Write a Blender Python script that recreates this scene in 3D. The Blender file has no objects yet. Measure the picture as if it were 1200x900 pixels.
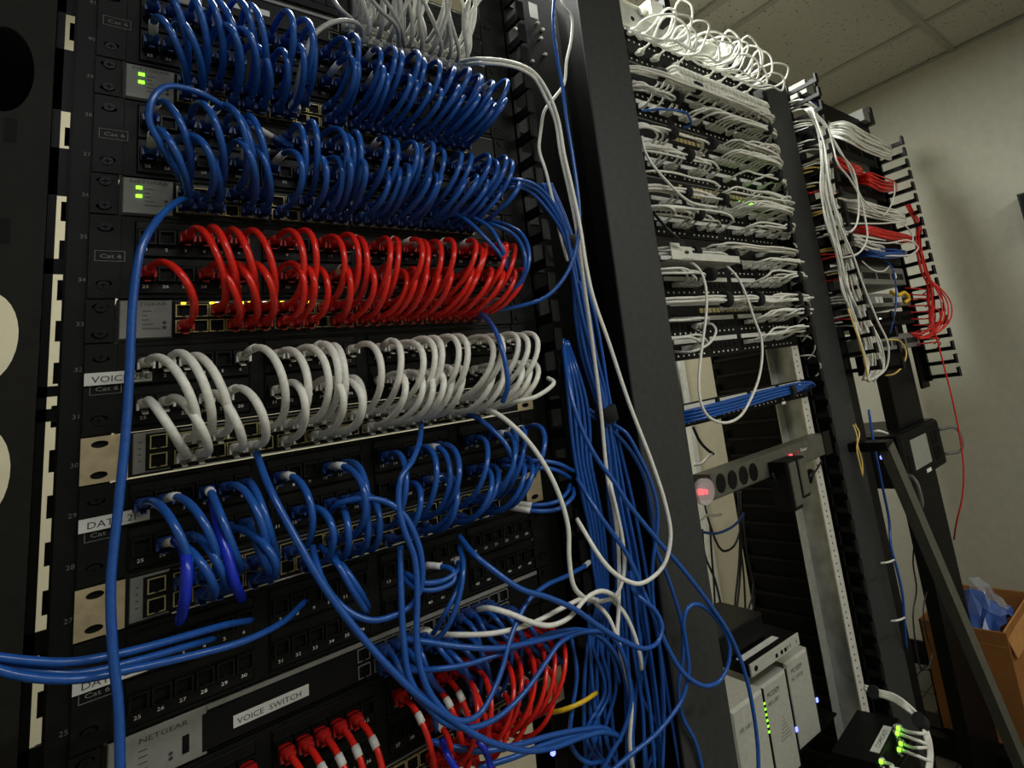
import bpy, math, random
from mathutils import Vector, Matrix
random.seed(7)
C = bpy.context.scene.collection
ZF = 1340.0                      # rack coordinates are in mm, floor lies 1340 below their origin

# ---------------------------------------------------------------- camera, world, lights, exposure
CR = ((0.6838671675, -0.7123009605, -0.1579653091), (0.030836592, 0.2445319395, -0.9691507804), (0.7289545952, 0.6578992874, 0.1891922989))
CC = (-12.5565, -800.6266, -35.0262)
CF, CX, CY = 675.3833, 800.0251, 311.8833
cam = bpy.data.cameras.new('camera'); co = bpy.data.objects.new('camera', cam); C.objects.link(co)
cam.sensor_width = 36; cam.lens = CF/1200*36; cam.shift_x = (600-CX)/1200; cam.shift_y = (CY-450)/1200
cam.clip_start = .02; cam.clip_end = 50
M = Matrix((CR[0], [-a for a in CR[1]], [-a for a in CR[2]])).transposed().to_4x4()
M.translation = Vector((CC[0]/1000, CC[1]/1000, (CC[2]+ZF)/1000)); co.matrix_world = M
bpy.context.scene.camera = co
vs = bpy.context.scene.view_settings
vs.view_transform = 'Standard'; vs.look = 'None'; vs.gamma = 1; vs.use_curve_mapping = False; vs.exposure = 0.3
w = bpy.data.worlds.new('world'); bpy.context.scene.world = w; w.use_nodes = True
w.node_tree.nodes['Background'].inputs[0].default_value = (.75, .85, 1, 1); w.node_tree.nodes['Background'].inputs[1].default_value = .012
def area(name, loc, size, power, rot=(0,0,0), col=(1,.97,.9), size_y=None):
    l = bpy.data.lights.new(name, 'AREA'); l.energy = power; l.size = size; l.color = col
    if size_y: l.shape = 'RECTANGLE'; l.size_y = size_y
    o = bpy.data.objects.new(name, l); C.objects.link(o); o.location = loc; o.rotation_euler = rot; return o
area('troffer_light_rear', (.80, .12, 2.42), 1.1, 30, col=(.97, 1, .93), size_y=.3)
area('troffer_light_front', (.20, -1.5, 2.42), 1.1, 12, col=(.95, .98, 1), size_y=.3)
area('troffer_light_side', (1.6, -2.0, 2.42), 1.1, 22, col=(1, .98, .88), size_y=.3)

def V(x, y, z): return Vector((x/1000, y/1000, (z+ZF)/1000))
def at(u, v, Y=0):               # photo pixel -> point of the room at depth Y (rack mm)
    a = ((u-CX)/CF, (v-CY)/CF, 1)
    d = [sum(CR[i][j]*a[i] for i in range(3)) for j in range(3)]
    t = (Y-CC[1])/d[1]
    return (CC[0]+t*d[0], Y, CC[2]+t*d[2])

# ---------------------------------------------------------------- materials
def mat(name, col, rough=.5, metal=0, noise=0, nscale=40, bump=0, emit=None, es=1, spec=None, trans=0, alpha=1):
    m = bpy.data.materials.new(name); m.use_nodes = True; nt = m.node_tree; b = nt.nodes['Principled BSDF']
    b.inputs['Base Color'].default_value = (*col, 1); b.inputs['Roughness'].default_value = rough; b.inputs['Metallic'].default_value = metal
    if spec is not None: b.inputs['Specular IOR Level'].default_value = spec
    if trans: b.inputs['Transmission Weight'].default_value = trans
    if alpha < 1: b.inputs['Alpha'].default_value = alpha
    if emit: b.inputs['Emission Color'].default_value = (*emit, 1); b.inputs['Emission Strength'].default_value = es
    if noise or bump:
        tc = nt.nodes.new('ShaderNodeTexCoord'); n = nt.nodes.new('ShaderNodeTexNoise'); n.inputs['Scale'].default_value = nscale; n.inputs['Detail'].default_value = 4
        nt.links.new(tc.outputs['Object'], n.inputs['Vector'])
        if noise:
            r = nt.nodes.new('ShaderNodeValToRGB'); e = r.color_ramp.elements
            e[0].position = .3; e[1].position = .7
            e[0].color = (*[c*(1-noise) for c in col], 1); e[1].color = (*[min(1, c*(1+noise)) for c in col], 1)
            nt.links.new(n.outputs['Fac'], r.inputs[0]); nt.links.new(r.outputs[0], b.inputs['Base Color'])
        if bump:
            bp = nt.nodes.new('ShaderNodeBump'); bp.inputs['Strength'].default_value = bump; bp.inputs['Distance'].default_value = .002
            nt.links.new(n.outputs['Fac'], bp.inputs['Height']); nt.links.new(bp.outputs[0], b.inputs['Normal'])
    return m
BLACK = mat('black_steel', (.0045, .0045, .0038), .5, spec=.15, noise=.3, nscale=60, bump=.15)
BLACK2 = mat('black_plastic', (.0035, .0035, .0035), .42, spec=.18, noise=.3, nscale=80)
DEEP = mat('deep_black', (.002, .002, .002), .6, spec=.15, noise=.2)
GREYBLK = mat('charcoal_powder_coat', (.033, .034, .034), .5, spec=.3, noise=.15, nscale=90, bump=.1)
PLATE = mat('grey_switch_plate', (.20, .20, .18), .5, noise=.1, nscale=90)
PLATE2 = mat('dark_grey_line', (.13, .13, .12), .5, noise=.1)
TAN = mat('bare_zinc_ear', (.50, .40, .24), .45, .3, noise=.15, nscale=70)
BRASS = mat('brass_jack_shield', (.45, .38, .18), .4, .5, noise=.2, nscale=150)
ZINC = mat('galvanised_steel', (.50, .51, .47), .42, .45, noise=.25, nscale=25)
ZINCL = mat('pale_galvanised_strip', (.62, .61, .54), .5, .1, noise=.1, nscale=60)
LABEL = mat('label_paper', (.62, .62, .58), .6, noise=.06, nscale=60)
INK = mat('label_ink', (.03, .03, .03), .6, noise=.1)
PRINT = mat('white_print', (.85, .85, .8), .6, noise=.05)
DIM = mat('dim_grey_print', (.2, .2, .19), .6, noise=.05)
BLUE = mat('blue_cable_jacket', (.013, .085, .36), .22, noise=.12, nscale=200)
BLUED = mat('blue_boot', (.012, .05, .22), .4, noise=.1, nscale=200)
BLUEV = mat('violet_blue_cable_jacket', (.01, .03, .5), .25, noise=.1, nscale=200)
RED = mat('red_cable_jacket', (.68, .018, .01), .22, noise=.15, nscale=200)
REDP = mat('red_plug', (.42, .012, .01), .3, noise=.1, nscale=200)
WHITE = mat('white_cable_jacket', (.78, .77, .70), .4, noise=.1, nscale=200)
WHITEP = mat('clear_white_plug', (.70, .69, .62), .25, noise=.15, nscale=200)
GREYC = mat('grey_cable_jacket', (.36, .36, .34), .4, noise=.1, nscale=200)
YEL = mat('yellow_cable_jacket', (.75, .48, .02), .35, noise=.1, nscale=200)
YELP = mat('pale_yellow_fibre', (.75, .52, .13), .35, noise=.1, nscale=200)
BLKC = mat('black_cord', (.01, .01, .012), .4, noise=.1)
MODEM = mat('silver_grey_modem_plastic', (.42, .42, .37), .5, noise=.08, nscale=120)
GLED = mat('green_led', (.1, .8, .02), .4, emit=(.25, 1, .03), es=2.2)
YLED = mat('amber_led', (.8, .6, .02), .4, emit=(1, .62, .02), es=2.6)
OLED = mat('orange_led', (.8, .4, .02), .4, emit=(1, .4, .02), es=2.0)
WLED = mat('white_led', (.8, .8, .7), .4, emit=(1, .95, .8), es=1.2)
BLED = mat('blue_led', (.1, .1, .9), .4, emit=(.12, .15, 1), es=3.5)
RLED = mat('red_led', (.9, .1, .1), .4, emit=(1, .08, .1), es=1.3)
SCREEN = mat('lcd_glass', (.30, .31, .28), .25, noise=.05)
CARD = mat('brown_cardboard', (.30, .12, .025), .8, noise=.15, nscale=12)
CARDE = mat('cardboard_edge', (.42, .2, .06), .8, noise=.1)
FILM = mat('clear_plastic_film', (.5, .55, .6), .15, alpha=.35, noise=.2, nscale=20)
BFILM = mat('blue_plastic_film', (.03, .08, .3), .25, noise=.3, nscale=20)
DISC = mat('clear_disc', (.6, .55, .55), .2, alpha=.5)
VELCRO = mat('velcro_tie', (.006, .006, .006), .9, noise=.2)
OLIVE = mat('olive_grey_bar', (.085, .083, .063), .5, noise=.15, nscale=60)

def wallmat(name, col, sc=30):
    return mat(name, col, .75, noise=.05, nscale=sc, bump=.25)
WALL = wallmat('beige_wall_paint', (.43, .415, .34)); WALLB = wallmat('cream_wall_paint', (.55, .49, .34))
def ceilmat():
    m = mat('mineral_fibre_tile', (.40, .395, .34), .9); nt = m.node_tree; b = nt.nodes['Principled BSDF']
    tc = nt.nodes.new('ShaderNodeTexCoord'); v = nt.nodes.new('ShaderNodeTexVoronoi'); v.inputs['Scale'].default_value = 70
    n = nt.nodes.new('ShaderNodeTexNoise'); n.inputs['Scale'].default_value = 35
    a = nt.nodes.new('ShaderNodeMath'); a.operation = 'MULTIPLY_ADD'; a.inputs[1].default_value = .55; r = nt.nodes.new('ShaderNodeValToRGB')
    nt.links.new(tc.outputs['Object'], v.inputs['Vector']); nt.links.new(tc.outputs['Object'], n.inputs['Vector'])
    nt.links.new(n.outputs['Fac'], a.inputs[0]); nt.links.new(v.outputs['Distance'], a.inputs[2])
    r.color_ramp.elements[0].position = .38; r.color_ramp.elements[0].color = (.05, .05, .04, 1); r.color_ramp.elements[1].position = .46; r.color_ramp.elements[1].color = (.42, .41, .35, 1)
    nt.links.new(a.outputs[0], r.inputs[0]); nt.links.new(r.outputs[0], b.inputs['Base Color']); return m
CEIL = ceilmat(); CGRID = mat('ceiling_grid_paint', (.30, .29, .25), .6, noise=.05)
def floormat():
    m = mat('vinyl_floor', (.12, .11, .09), .5); nt = m.node_tree; b = nt.nodes['Principled BSDF']
    tc = nt.nodes.new('ShaderNodeTexCoord'); br = nt.nodes.new('ShaderNodeTexBrick'); br.inputs['Scale'].default_value = 3.3; br.offset = 0
    br.inputs['Color1'].default_value = (.15, .14, .11, 1); br.inputs['Color2'].default_value = (.13, .12, .10, 1); br.inputs['Mortar'].default_value = (.02, .02, .02, 1); br.inputs['Mortar Size'].default_value = .01
    nt.links.new(tc.outputs['Object'], br.inputs['Vector']); nt.links.new(br.outputs['Color'], b.inputs['Base Color']); return m
FLOOR = floormat()

# ---------------------------------------------------------------- mesh helpers (all in rack mm)
class MB:
    def __init__(s): s.v = []; s.f = []; s.m = []; s.sm = []
    def add(s, vs, fs, m=0, smooth=False):
        k = len(s.v); s.v += [tuple(a) for a in vs]; s.f += [tuple(i+k for i in f) for f in fs]; s.m += [m]*len(fs); s.sm += [smooth]*len(fs); return s
    def box(s, x0, x1, y0, y1, z0, z1, m=0):
        return s.add([(x, y, z) for x in (x0, x1) for y in (y0, y1) for z in (z0, z1)],
            [(0,1,3,2), (4,6,7,5), (0,4,5,1), (2,3,7,6), (0,2,6,4), (1,5,7,3)], m)
    def bev(s, x0, x1, y0, y1, z0, z1, b=2, m=0):      # box whose front face (-y) has chamfered edges
        vs = [(x0,y1,z0),(x1,y1,z0),(x1,y1,z1),(x0,y1,z1),(x0,y0+b,z0),(x1,y0+b,z0),(x1,y0+b,z1),(x0,y0+b,z1),(x0+b,y0,z0+b),(x1-b,y0,z0+b),(x1-b,y0,z1-b),(x0+b,y0,z1-b)]
        return s.add(vs, [(0,3,2,1),(0,1,5,4),(1,2,6,5),(2,3,7,6),(3,0,4,7),(4,5,9,8),(5,6,10,9),(6,7,11,10),(7,4,8,11),(8,9,10,11)], m)
    def loft(s, rings, m=0, smooth=True, cap=True):
        n = len(rings[0]); vs = [p for r in rings for p in r]; fs = []
        for i in range(len(rings)-1):
            for j in range(n): fs.append((i*n+j, i*n+(j+1) % n, (i+1)*n+(j+1) % n, (i+1)*n+j))
        s.add(vs, fs, m, smooth)
        if cap:
            k = len(s.v)-len(vs)
            s.f += [tuple(k+j for j in range(n))[::-1], tuple(k+(len(rings)-1)*n+j for j in range(n))]; s.m += [m]*2; s.sm += [False]*2
        return s
    def cyl(s, a, b, r, n=12, m=0, r2=None):
        return s.tube([a, b], r, n, m, r2=r2)
    def tube(s, pts, r, n=8, m=0, r2=None):
        P = [Vector(p) for p in pts]; t0 = (P[1]-P[0]).normalized()
        u = t0.orthogonal().normalized(); rings = []
        for i, p in enumerate(P):
            t = (P[min(i+1, len(P)-1)]-P[max(i-1, 0)])
            if t.length < 1e-6: t = t0
            t.normalize(); u = (u-t*u.dot(t)).normalized(); w_ = t.cross(u)
            rr = r if r2 is None else r+(r2-r)*i/(len(P)-1)
            rings.append([p+(u*math.cos(2*math.pi*k/n)+w_*math.sin(2*math.pi*k/n))*rr for k in range(n)])
        return s.loft(rings, m)
    def holeplate(s, x0, x1, z0, z1, cx, cz, rx, rz, y0, y1, m=0, n=20):      # plate with an oval through-hole
        o = []; i_ = []
        for k in range(n):
            a = 2*math.pi*(k+.5)/n; c, q = math.cos(a), math.sin(a)
            i_.append((cx+rx*c, cz+rz*q))
            t = min((x1-cx)/c if c > 1e-9 else 1e9, (x0-cx)/c if c < -1e-9 else 1e9, (z1-cz)/q if q > 1e-9 else 1e9, (z0-cz)/q if q < -1e-9 else 1e9)
            o.append((cx+t*c, cz+t*q))
        for (X, Z) in ((x0, z0), (x1, z0), (x1, z1), (x0, z1)):       # snap nearest sample to each corner
            j = min(range(n), key=lambda k: (o[k][0]-X)**2+(o[k][1]-Z)**2); o[j] = (X, Z)
        vs = [(x, y, z) for y in (y0, y1) for r in (o, i_) for (x, z) in r]; fs = []
        for k in range(n):
            l = (k+1) % n
            fs += [(k, l, n+l, n+k), (2*n+l, 2*n+k, 3*n+k, 3*n+l), (n+k, n+l, 3*n+l, 3*n+k), (l, k, 2*n+k, 2*n+l)]
        return s.add(vs, fs, m)
    def text(s, t, x, z, size, y=-.3, m=0, wx=1.0, ang=0):
        vs, fs, wd = glyphs(t); k = size
        ca, sa = math.cos(ang), math.sin(ang)
        return s.add([(x+(a*wx*ca-b*sa)*k, y, z+(a*wx*sa+b*ca)*k) for a, b in vs], fs, m)
    def mesh(s, name, mats):
        me = bpy.data.meshes.new(name)
        me.from_pydata([(a[0]/1000, a[1]/1000, a[2]/1000) for a in s.v], [], s.f)
        if not isinstance(mats, (list, tuple)): mats = [mats]
        for q in mats: me.materials.append(q)
        me.polygons.foreach_set('material_index', s.m); me.polygons.foreach_set('use_smooth', s.sm); me.update(); return me
_g = {}
def glyphs(t):
    if t in _g: return _g[t]
    cu = bpy.data.curves.new('t', 'FONT'); cu.body = t; cu.size = 1; cu.resolution_u = 2
    o = bpy.data.objects.new('t', cu); C.objects.link(o); dg = bpy.context.evaluated_depsgraph_get(); dg.update()
    me = bpy.data.meshes.new_from_object(o.evaluated_get(dg))
    vs = [(v.co.x, v.co.y) for v in me.vertices]; fs = [tuple(p.vertices) for p in me.polygons]
    bpy.data.objects.remove(o); bpy.data.curves.remove(cu); bpy.data.meshes.remove(me)
    _g[t] = (vs, fs, max([a for a, b in vs] or [0])); return _g[t]
def link(name, me, parent=None, loc=None):
    o = bpy.data.objects.new(name, me); C.objects.link(o)
    if parent: o.parent = parent
    if loc is not None: o.location = loc
    return o
def tag(o, label, cat, group=None):
    o['label'] = label; o['category'] = cat
    if group: o['group'] = group
    return o
def empty(name, label, cat, loc=(0, 0, 0), group=None, rz=0):
    o = bpy.data.objects.new(name, None); C.objects.link(o); o.location = V(*loc); o.rotation_euler = (0, 0, rz)
    o.empty_display_size = .05; return tag(o, label, cat, group)
def L(x, y, z): return (x/1000, y/1000, z/1000)
def struct(name, me, loc=None):
    o = link(name, me, None, loc if loc is not None else (0, 0, ZF/1000)); o['kind'] = 'structure'; return o
def part(name, mb, mats, parent, loc=None, label=None):
    o = link(name, mb.mesh(name, mats), parent, loc)
    if label: o['label'] = label
    return o

# ---------------------------------------------------------------- room
RX0, RX1, RY0, RY1, CH, FL = -2000, 2467, -2600, 900, 1100, -1340
struct('floor', MB().box(RX0-100, RX1+100, RY0-100, RY1+100, FL-80, FL).mesh('floor', FLOOR))
struct('ceiling', MB().box(RX0-100, RX1+100, RY0-100, RY1+100, CH+14, CH+80).mesh('ceiling', CEIL))
struct('wall_right', MB().box(RX1, RX1+80, RY0, RY1, FL, CH+14).mesh('wall_right', WALL))
struct('wall_back', MB().box(RX0, RX1, RY1, RY1+80, FL, CH+14).mesh('wall_back', WALLB))
struct('wall_left', MB().box(RX0-80, RX0, RY0, RY1, FL, CH+14).mesh('wall_left', WALL))
struct('wall_front', MB().box(RX0, RX1, RY0-80, RY0, FL, CH+14).mesh('wall_front', WALL))
k = 0
xs = [RX1-334-610*i for i in range(8)]
for x in xs:                     # grid runners of the suspended ceiling and the tiles lying in it
    struct('trim_%d' % k, MB().box(x-11, x+11, RY0, RY1, CH, CH+6).box(x-3, x+3, RY0, RY1, CH+6, CH+14).mesh('trim', CGRID)); k += 1
y = -245
ys = [-245-1220*1, -245, -245+610*1.6]
for y in (-1465, -245):
    struct('trim_%d' % k, MB().box(RX0, RX1, y-11, y+11, CH-1, CH+6).mesh('trim', CGRID)); k += 1
struct('trim_%d' % k, MB().box(RX1-20, RX1, RY0, RY1, CH, CH+5).mesh('trim', CGRID)); k += 1
ceil = bpy.data.objects['ceiling']
xe = [RX1-20]+[x for x in xs]
for i in range(len(xe)-1):
    for (a, b) in ((-245, RY1), (-1465, -245)):
        if xe[i] < 600: continue
        link('ceiling_tile', MB().box(xe[i+1]+4, xe[i]-4, a+4, b-4, CH+6, CH+13).mesh('ceiling_tile', CEIL), ceil)
struct('baseboard_right', MB().box(RX1-10, RX1, RY0, RY1, FL, FL+90).mesh('baseboard_right', BLACK2))

# ---------------------------------------------------------------- shared small meshes
def jackmesh(w_, h, d, frame, name, mats):
    m = MB(); x0, x1, z0, z1 = -w_/2, w_/2, -h/2, h/2; t = frame
    ring = lambda y, e: [(x0+e, y, z0+e), (x1-e, y, z0+e), (x1-e, y, z1-e), (x0+e, y, z1-e)]
    m.add(ring(0, 0)+ring(-d, 0)+ring(-d, t)+ring(-.3, t+.3), [(0,1,5,4),(1,2,6,5),(2,3,7,6),(3,0,4,7),(4,5,9,8),(5,6,10,9),(6,7,11,10),(7,4,8,11)], 0)
    m.add(ring(-d+.2, t)+ring(-.3, t), [(0,1,5,4),(1,2,6,5),(2,3,7,6),(3,0,4,7)], 1)
    m.add(ring(-.4, t), [(0,1,2,3)], 1)
    m.box(-1.6, 1.6, -d-.05, -d+.5, z0+.2, z0+t+1.6, 1)      # latch notch
    return m.mesh(name, mats)
JACK_BLK = jackmesh(14, 15.5, 5, 1.7, 'panel_jack', [BLACK2, DEEP])
JACK_BRS = jackmesh(13, 13.5, 4, 1.0, 'switch_jack', [BRASS, DEEP])
JACK_DRK = jackmesh(13, 13.5, 4, 1.0, 'switch_jack_dark', [PLATE2, DEEP])
def ringsec(y, hw, hh, n=10, zc=0, sq=.55):
    out = []
    for k in range(n):
        a = 2*math.pi*k/n; c, q = math.cos(a), math.sin(a)
        out.append((hw*math.copysign(abs(c)**sq, c), y, zc+hh*math.copysign(abs(q)**sq, q)))
    return out
def plugmesh(name, body, boot, bootlen=1.0):
    m = MB()
    m.loft([ringsec(-1, 5.8, 4.2), ringsec(-13, 5.8, 4.2), ringsec(-13.5, 5.2, 3.8)], 0, False)
    m.loft([ringsec(-11, 6.6, 4.9), ringsec(-18, 6.4, 4.9), ringsec(-22, 4.8, 4.4, sq=.8), ringsec(-24-6*bootlen, 3.7, 3.7, sq=1)], 1)
    m.add([(-2.6, -2, -4.2), (2.6, -2, -4.2), (2.2, -17, -9.5), (-2.2, -17, -9.5), (-2.6, -2, -5.4), (2.6, -2, -5.4), (2.2, -17, -10.7), (-2.2, -17, -10.7)],
          [(0,1,2,3), (7,6,5,4), (0,4,5,1), (2,6,7,3), (1,5,6,2), (3,7,4,0)], 0)
    m.box(-6.6, -4.6, -19, -12, -6.5, 0, 1); m.box(4.6, 6.6, -19, -12, -6.5, 0, 1)
    return m.mesh(name, [body, boot])
PLUG = {'blue': plugmesh('plug_blue', BLUED, BLUED), 'red': plugmesh('plug_red', REDP, REDP), 'white': plugmesh('plug_white', WHITEP, WHITEP), 'clear': plugmesh('plug_clear', WHITEP, WHITE, .4)}
JM = {'blue': BLUE, 'red': RED, 'white': WHITE, 'grey': GREYC, 'violet': BLUEV, 'yellow': YEL, 'fibre': YELP, 'black': BLKC}

def catmull(P, per=6):
    P = [Vector(p) for p in P]; out = []
    Q = [P[0]*2-P[1]]+P+[P[-1]*2-P[-2]]
    for i in range(1, len(Q)-2):
        p0, p1, p2, p3 = Q[i-1:i+3]
        a, b, c = [max((q-p).length, 1e-3)**.5 for p, q in ((p0, p1), (p1, p2), (p2, p3))]
        m1 = ((p1-p0)/a-(p2-p0)/(a+b)+(p2-p1)/b)*b; m2 = ((p2-p1)/b-(p3-p1)/(b+c)+(p3-p2)/c)*b
        for k in range(per):
            t = k/per; t2 = t*t; t3 = t2*t
            out.append(p1*(2*t3-3*t2+1)+m1*(t3-2*t2+t)+p2*(3*t2-2*t3)+m2*(t3-t2))
    out.append(P[-1]); return out
def bez(a, b, c, d, n=18):
    a, b, c, d = map(Vector, (a, b, c, d)); o = []
    for i in range(n+1):
        t = i/n; s = 1-t; o.append(a*s**3+b*3*s*s*t+c*3*s*t*t+d*t**3)
    return o
def sleeve(root, pts, i0, i1, r, m=LABEL, name='label_sleeve', txt=None):
    seg = pts[i0:i1+1]
    if len(seg) < 2: return
    return part(name, MB().tube(seg, r, 10), m, root)

# patch cable looping between a panel port and the switch port under it
def loopcable(col, X0, Z0, X1, Z1, b, label, group, slv=None, lift=8, drop=8, dx=0, n=18, r=2.9, sides=9, plugs=True):
    t = empty('patch_cable', label, 'cable', (X0, -4, Z0), group)
    T = lambda p: (p[0]-X0, p[1]+4, p[2]-Z0)
    P = bez((X0, -30, Z0), (X0+dx, -30-b*1.25, Z0+lift), (X1+dx, -30-b*1.25, Z1-drop), (X1, -26, Z1), n)
    P = [T(p) for p in P]
    part('jacket', MB().tube(P, r, sides), JM[col], t)
    if plugs:
        link('plug', PLUG[col], t); link('plug', PLUG[col], t, L(X1-X0, 0, Z1-Z0))
    if slv: sleeve(t, P, 0, 2, r+.7)
    return t
# a cable along a traced path; ends may carry plugs
def cable(label, path, col='blue', r=3.0, plug0=None, plug1=None, slv=(), group=None, per=6, sides=9, cat='cable', name='network_cable', pts3=False):
    W = [Vector(p) if pts3 else Vector(at(*p)) for p in path]
    S = catmull(W, per); o = W[0]
    t = empty(name, label, cat, tuple(o), group); P = [q-o for q in S]
    part('jacket', MB().tube(P, r, sides), JM[col], t)
    for (i0, i1) in slv:
        n = len(P)-1; a = max(0, int(i0*n)); b = min(n, max(a+1, int(i1*n))); sleeve(t, P, a, b, r+.7)
    for pl, e in ((plug0, 0), (plug1, -1)):
        if pl:
            d = (P[1]-P[0]) if e == 0 else (P[-2]-P[-1])
            g = link('plug', PLUG[pl], t); g.rotation_euler = (-d.normalized()).to_track_quat('Y', 'Z').to_euler()
            g.location = (P[e]-d.normalized()*26)/1000
    return t

# ---------------------------------------------------------------- panels and switches
PX = [43.5+109*(i//6)+15.6*(i % 6) for i in range(24)]      # panel port columns
SX = [73+14*i+3*(i//6) for i in range(24)]                   # switch port columns
def screw_mb(x, z, y=-1.5, r=4.5):
    return MB().cyl((x, y, z), (x, y-2, z), r, 12).box(x-3, x+3, y-2.3, y-1.9, z-.6, z+.6, 1).box(x-.6, x+.6, y-2.3, y-1.9, z-3, z+3, 1)
def ear_mb(x0, x1, h, top, bend=0):
    m = MB(); c = (x0+x1)/2
    m.holeplate(x0, x1, top-h/2, top, c, top-h*.17, 6, 3.4, -2.5, 0); m.holeplate(x0, x1, top-h, top-h/2, c, top-h*.83, 6, 3.4, -2.5, 0); return m
def patch_panel(X0, Zt, label, tape=None, ports=True, leviton=False):
    t = empty('patch_bay', label, 'patch panel', (X0, 0, Zt))
    b = MB().box(24, 458, -1, 30, -88, -.8)
    part('body', b, BLACK, t)
    for x0, x1 in ((1, 23.5), (459, 481.6)): part('ear', ear_mb(x0, x1, 87.2, -.8), BLACK, t)
    for x in (12, 470):
        for z in (-13.5, -75): part('screw', screw_mb(x, z), [BLACK2, DEEP], t)
    for r_, zc in ((0, -24), (1, -64)):
        for g in range(4):
            x = 34+109*g
            m = MB(); m.bev(x, x+96, -4, -1, zc-20, zc+19, 1.2); m.box(x+2, x+94, -4.6, -3.9, zc+10.5, zc+17, 0)
            for j in range(6): m.bev(PX[g*6+j]-7.6, PX[g*6+j]+7.6, -5, -4, zc-9, zc+9.6, .6)
            part('port_module', m, BLACK2, t)
    if ports:
        for i in range(48):
            x, z = PX[i % 24], (-24 if i < 24 else -64)
            link('port', JACK_BLK, t, L(x, -5, z))
        m = MB()
        for i in range(48):
            s = str(i+1); m.text(s, PX[i % 24]-2.3*len(s)*.72, (-24 if i < 24 else -64)-14.2, 4.6, -5.3, wx=1.15)
        o = part('port_numbers', m, PRINT, t); o['kind'] = 'stuff'
    if not leviton:
        m = MB(); x, z = 5, -39
        m.box(x, x+22, -2.9, -2.6, z-11, z)
        part('category_badge', MB().box(x+.2, x+21.8, -3.1, -2.6, z-11, z-10.6).box(x+.2, x+21.8, -3.1, -2.6, z-.4, z).box(x, x+.4, -3.1, -2.6, z-11, z).box(x+21.6, x+22, -3.1, -2.6, z-11, z).text('Cat 6', x+3.5, z-7.6, 5.6, -3.3, wx=1.3), DIM, t)
    if tape:
        m = MB().box(1, 49, -5.3, -4.9, -41, -29, 0); m.text(tape, 6, -38.5, 8.6, -5.6, 1, wx=1.05); part('tape_label', m, [LABEL, INK], t)
    m = MB().text('LEVITON', 457, -49, 5.2, -1.4, wx=1.1); part('maker_lettering', m, PRINT, t)
    return t
def switch(X0, Zt, label, style='plate', leds=(), green=False, silver=False, jack=JACK_BRS, ports=True, wide=False, sticker=True):
    t = empty('network_switch', label, 'network switch', (X0, 0, Zt))
    part('chassis', MB().box(22, 460, -1.5, 255, -43.4, -1), BLACK2, t)
    for x0, x1 in ((0.5, 20 if not silver else 26), (456 if silver else 462, 482)):
        m = ear_mb(x0, x1, 43, -.6)
        if silver and x0 < 100: m.box(26, 33, -3.5, 20, -43, -1)
        part('ear', m, TAN if silver else BLACK, t)
    if not silver:
        for x in (11, 472):
            for z in (-9, -35): part('screw', screw_mb(x, z, -2.5), [BLACK2, DEEP], t)
    px1 = 60 if not wide else 90
    x0 = 24 if not silver else 36
    if wide:      # long dark front with the ports pushed to the right
        m = MB().bev(x0, 92, -4, -1.4, -43, -1, 1); part('face_plate', m, PLATE, t)
        part('face_trim', MB().box(92, 458, -4.2, -1.5, -5.5, -1.2), PLATE, t)
        part('front_cover', MB().bev(86, 232, -4.6, -1.4, -42.5, -5.5, 3), BLACK2, t)
        part('maker_lettering', MB().text('NETGEAR', 44, -10.6, 6.2, -4.4, wx=1.25), INK, t)
        part('usb_port', MB().box(74, 79, -4.6, -4, -34, -19), DEEP, t)
        m = MB()
        for k_ in range(4): m.box(44, 50, -4.4, -4, -17-k_*5, -16.4-k_*5)
        for c_ in (-29, -33): m.cyl((66, -4, c_), (66, -4.6, c_), 1.6, 10)
        part('printed_legend', m, INK, t)
        if sticker: part('sticker', MB().box(112, 176, -5.1, -4.7, -31, -20, 0).text('VOICE  SWITCH', 115, -28.6, 7.4, -5.4, 1, wx=1.02), [LABEL, INK], t)
    else:
        m = MB().bev(x0, px1+4, -3.2, -1.4, -41.5, -2, .8)
        part('face_plate', m, PLATE, t)
        if not silver:
            part('maker_lettering', MB().text('NETGEAR', 29, -7.6, 5.0, -3.5, wx=1.4), INK, t)
            m = MB()
            for k_, (xx, ww) in enumerate(((41, 7), (41, 4), (41, 5), (41, 8), (41, 14))): m.box(xx, xx+ww, -3.5, -3.2, -13-k_*4.6-.7, -13-k_*4.6)
            for c_ in (-26, -31): m.cyl((58, -3, c_), (58, -3.7, c_), 1.7, 10)
            part('printed_legend', m, INK, t)
        part('jack_surround', MB().bev(44 if silver else 64, 72, -4, -1.4, -41, -3, 2), BLACK2, t)
        if silver:
            for z in (-13, -31): link('uplink_port', JACK_BRS, t, L(54.5, -4, z))
            part('status_legend', MB().box(40, 42, -3.5, -3.2, -12, -11).box(40, 42, -3.5, -3.2, -18, -17).box(40, 42, -3.5, -3.2, -24, -23).box(40, 42, -3.5, -3.2, -30, -29), INK, t)
            part('bright_lower_edge', MB().box(66, 456, -3.6, -1, -43.6, -42.2), ZINCL, t, label='bright metal lower edge')
        part('face_trim', MB().box(66, 458, -3, -1.5, -5, -3.6), PLATE2, t)
    if green:
        for z in (-12.5, -22): part('status_light', MB().bev(34, 39, -4.4, -3.1, z-1.8, z+1.8, .6), GLED, t)
    if ports:
        for i in range(24):
            if wide and i < 11: continue
            for z in (-14, -31): link('port', jack, t, L(SX[i], -2.2, z))
    for (x, mt) in leds:
        part('port_light', MB().bev(x-2, x+2, -4.6, -2.2, -7.6, -4.6, .5), mt, t)
    return t

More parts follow.
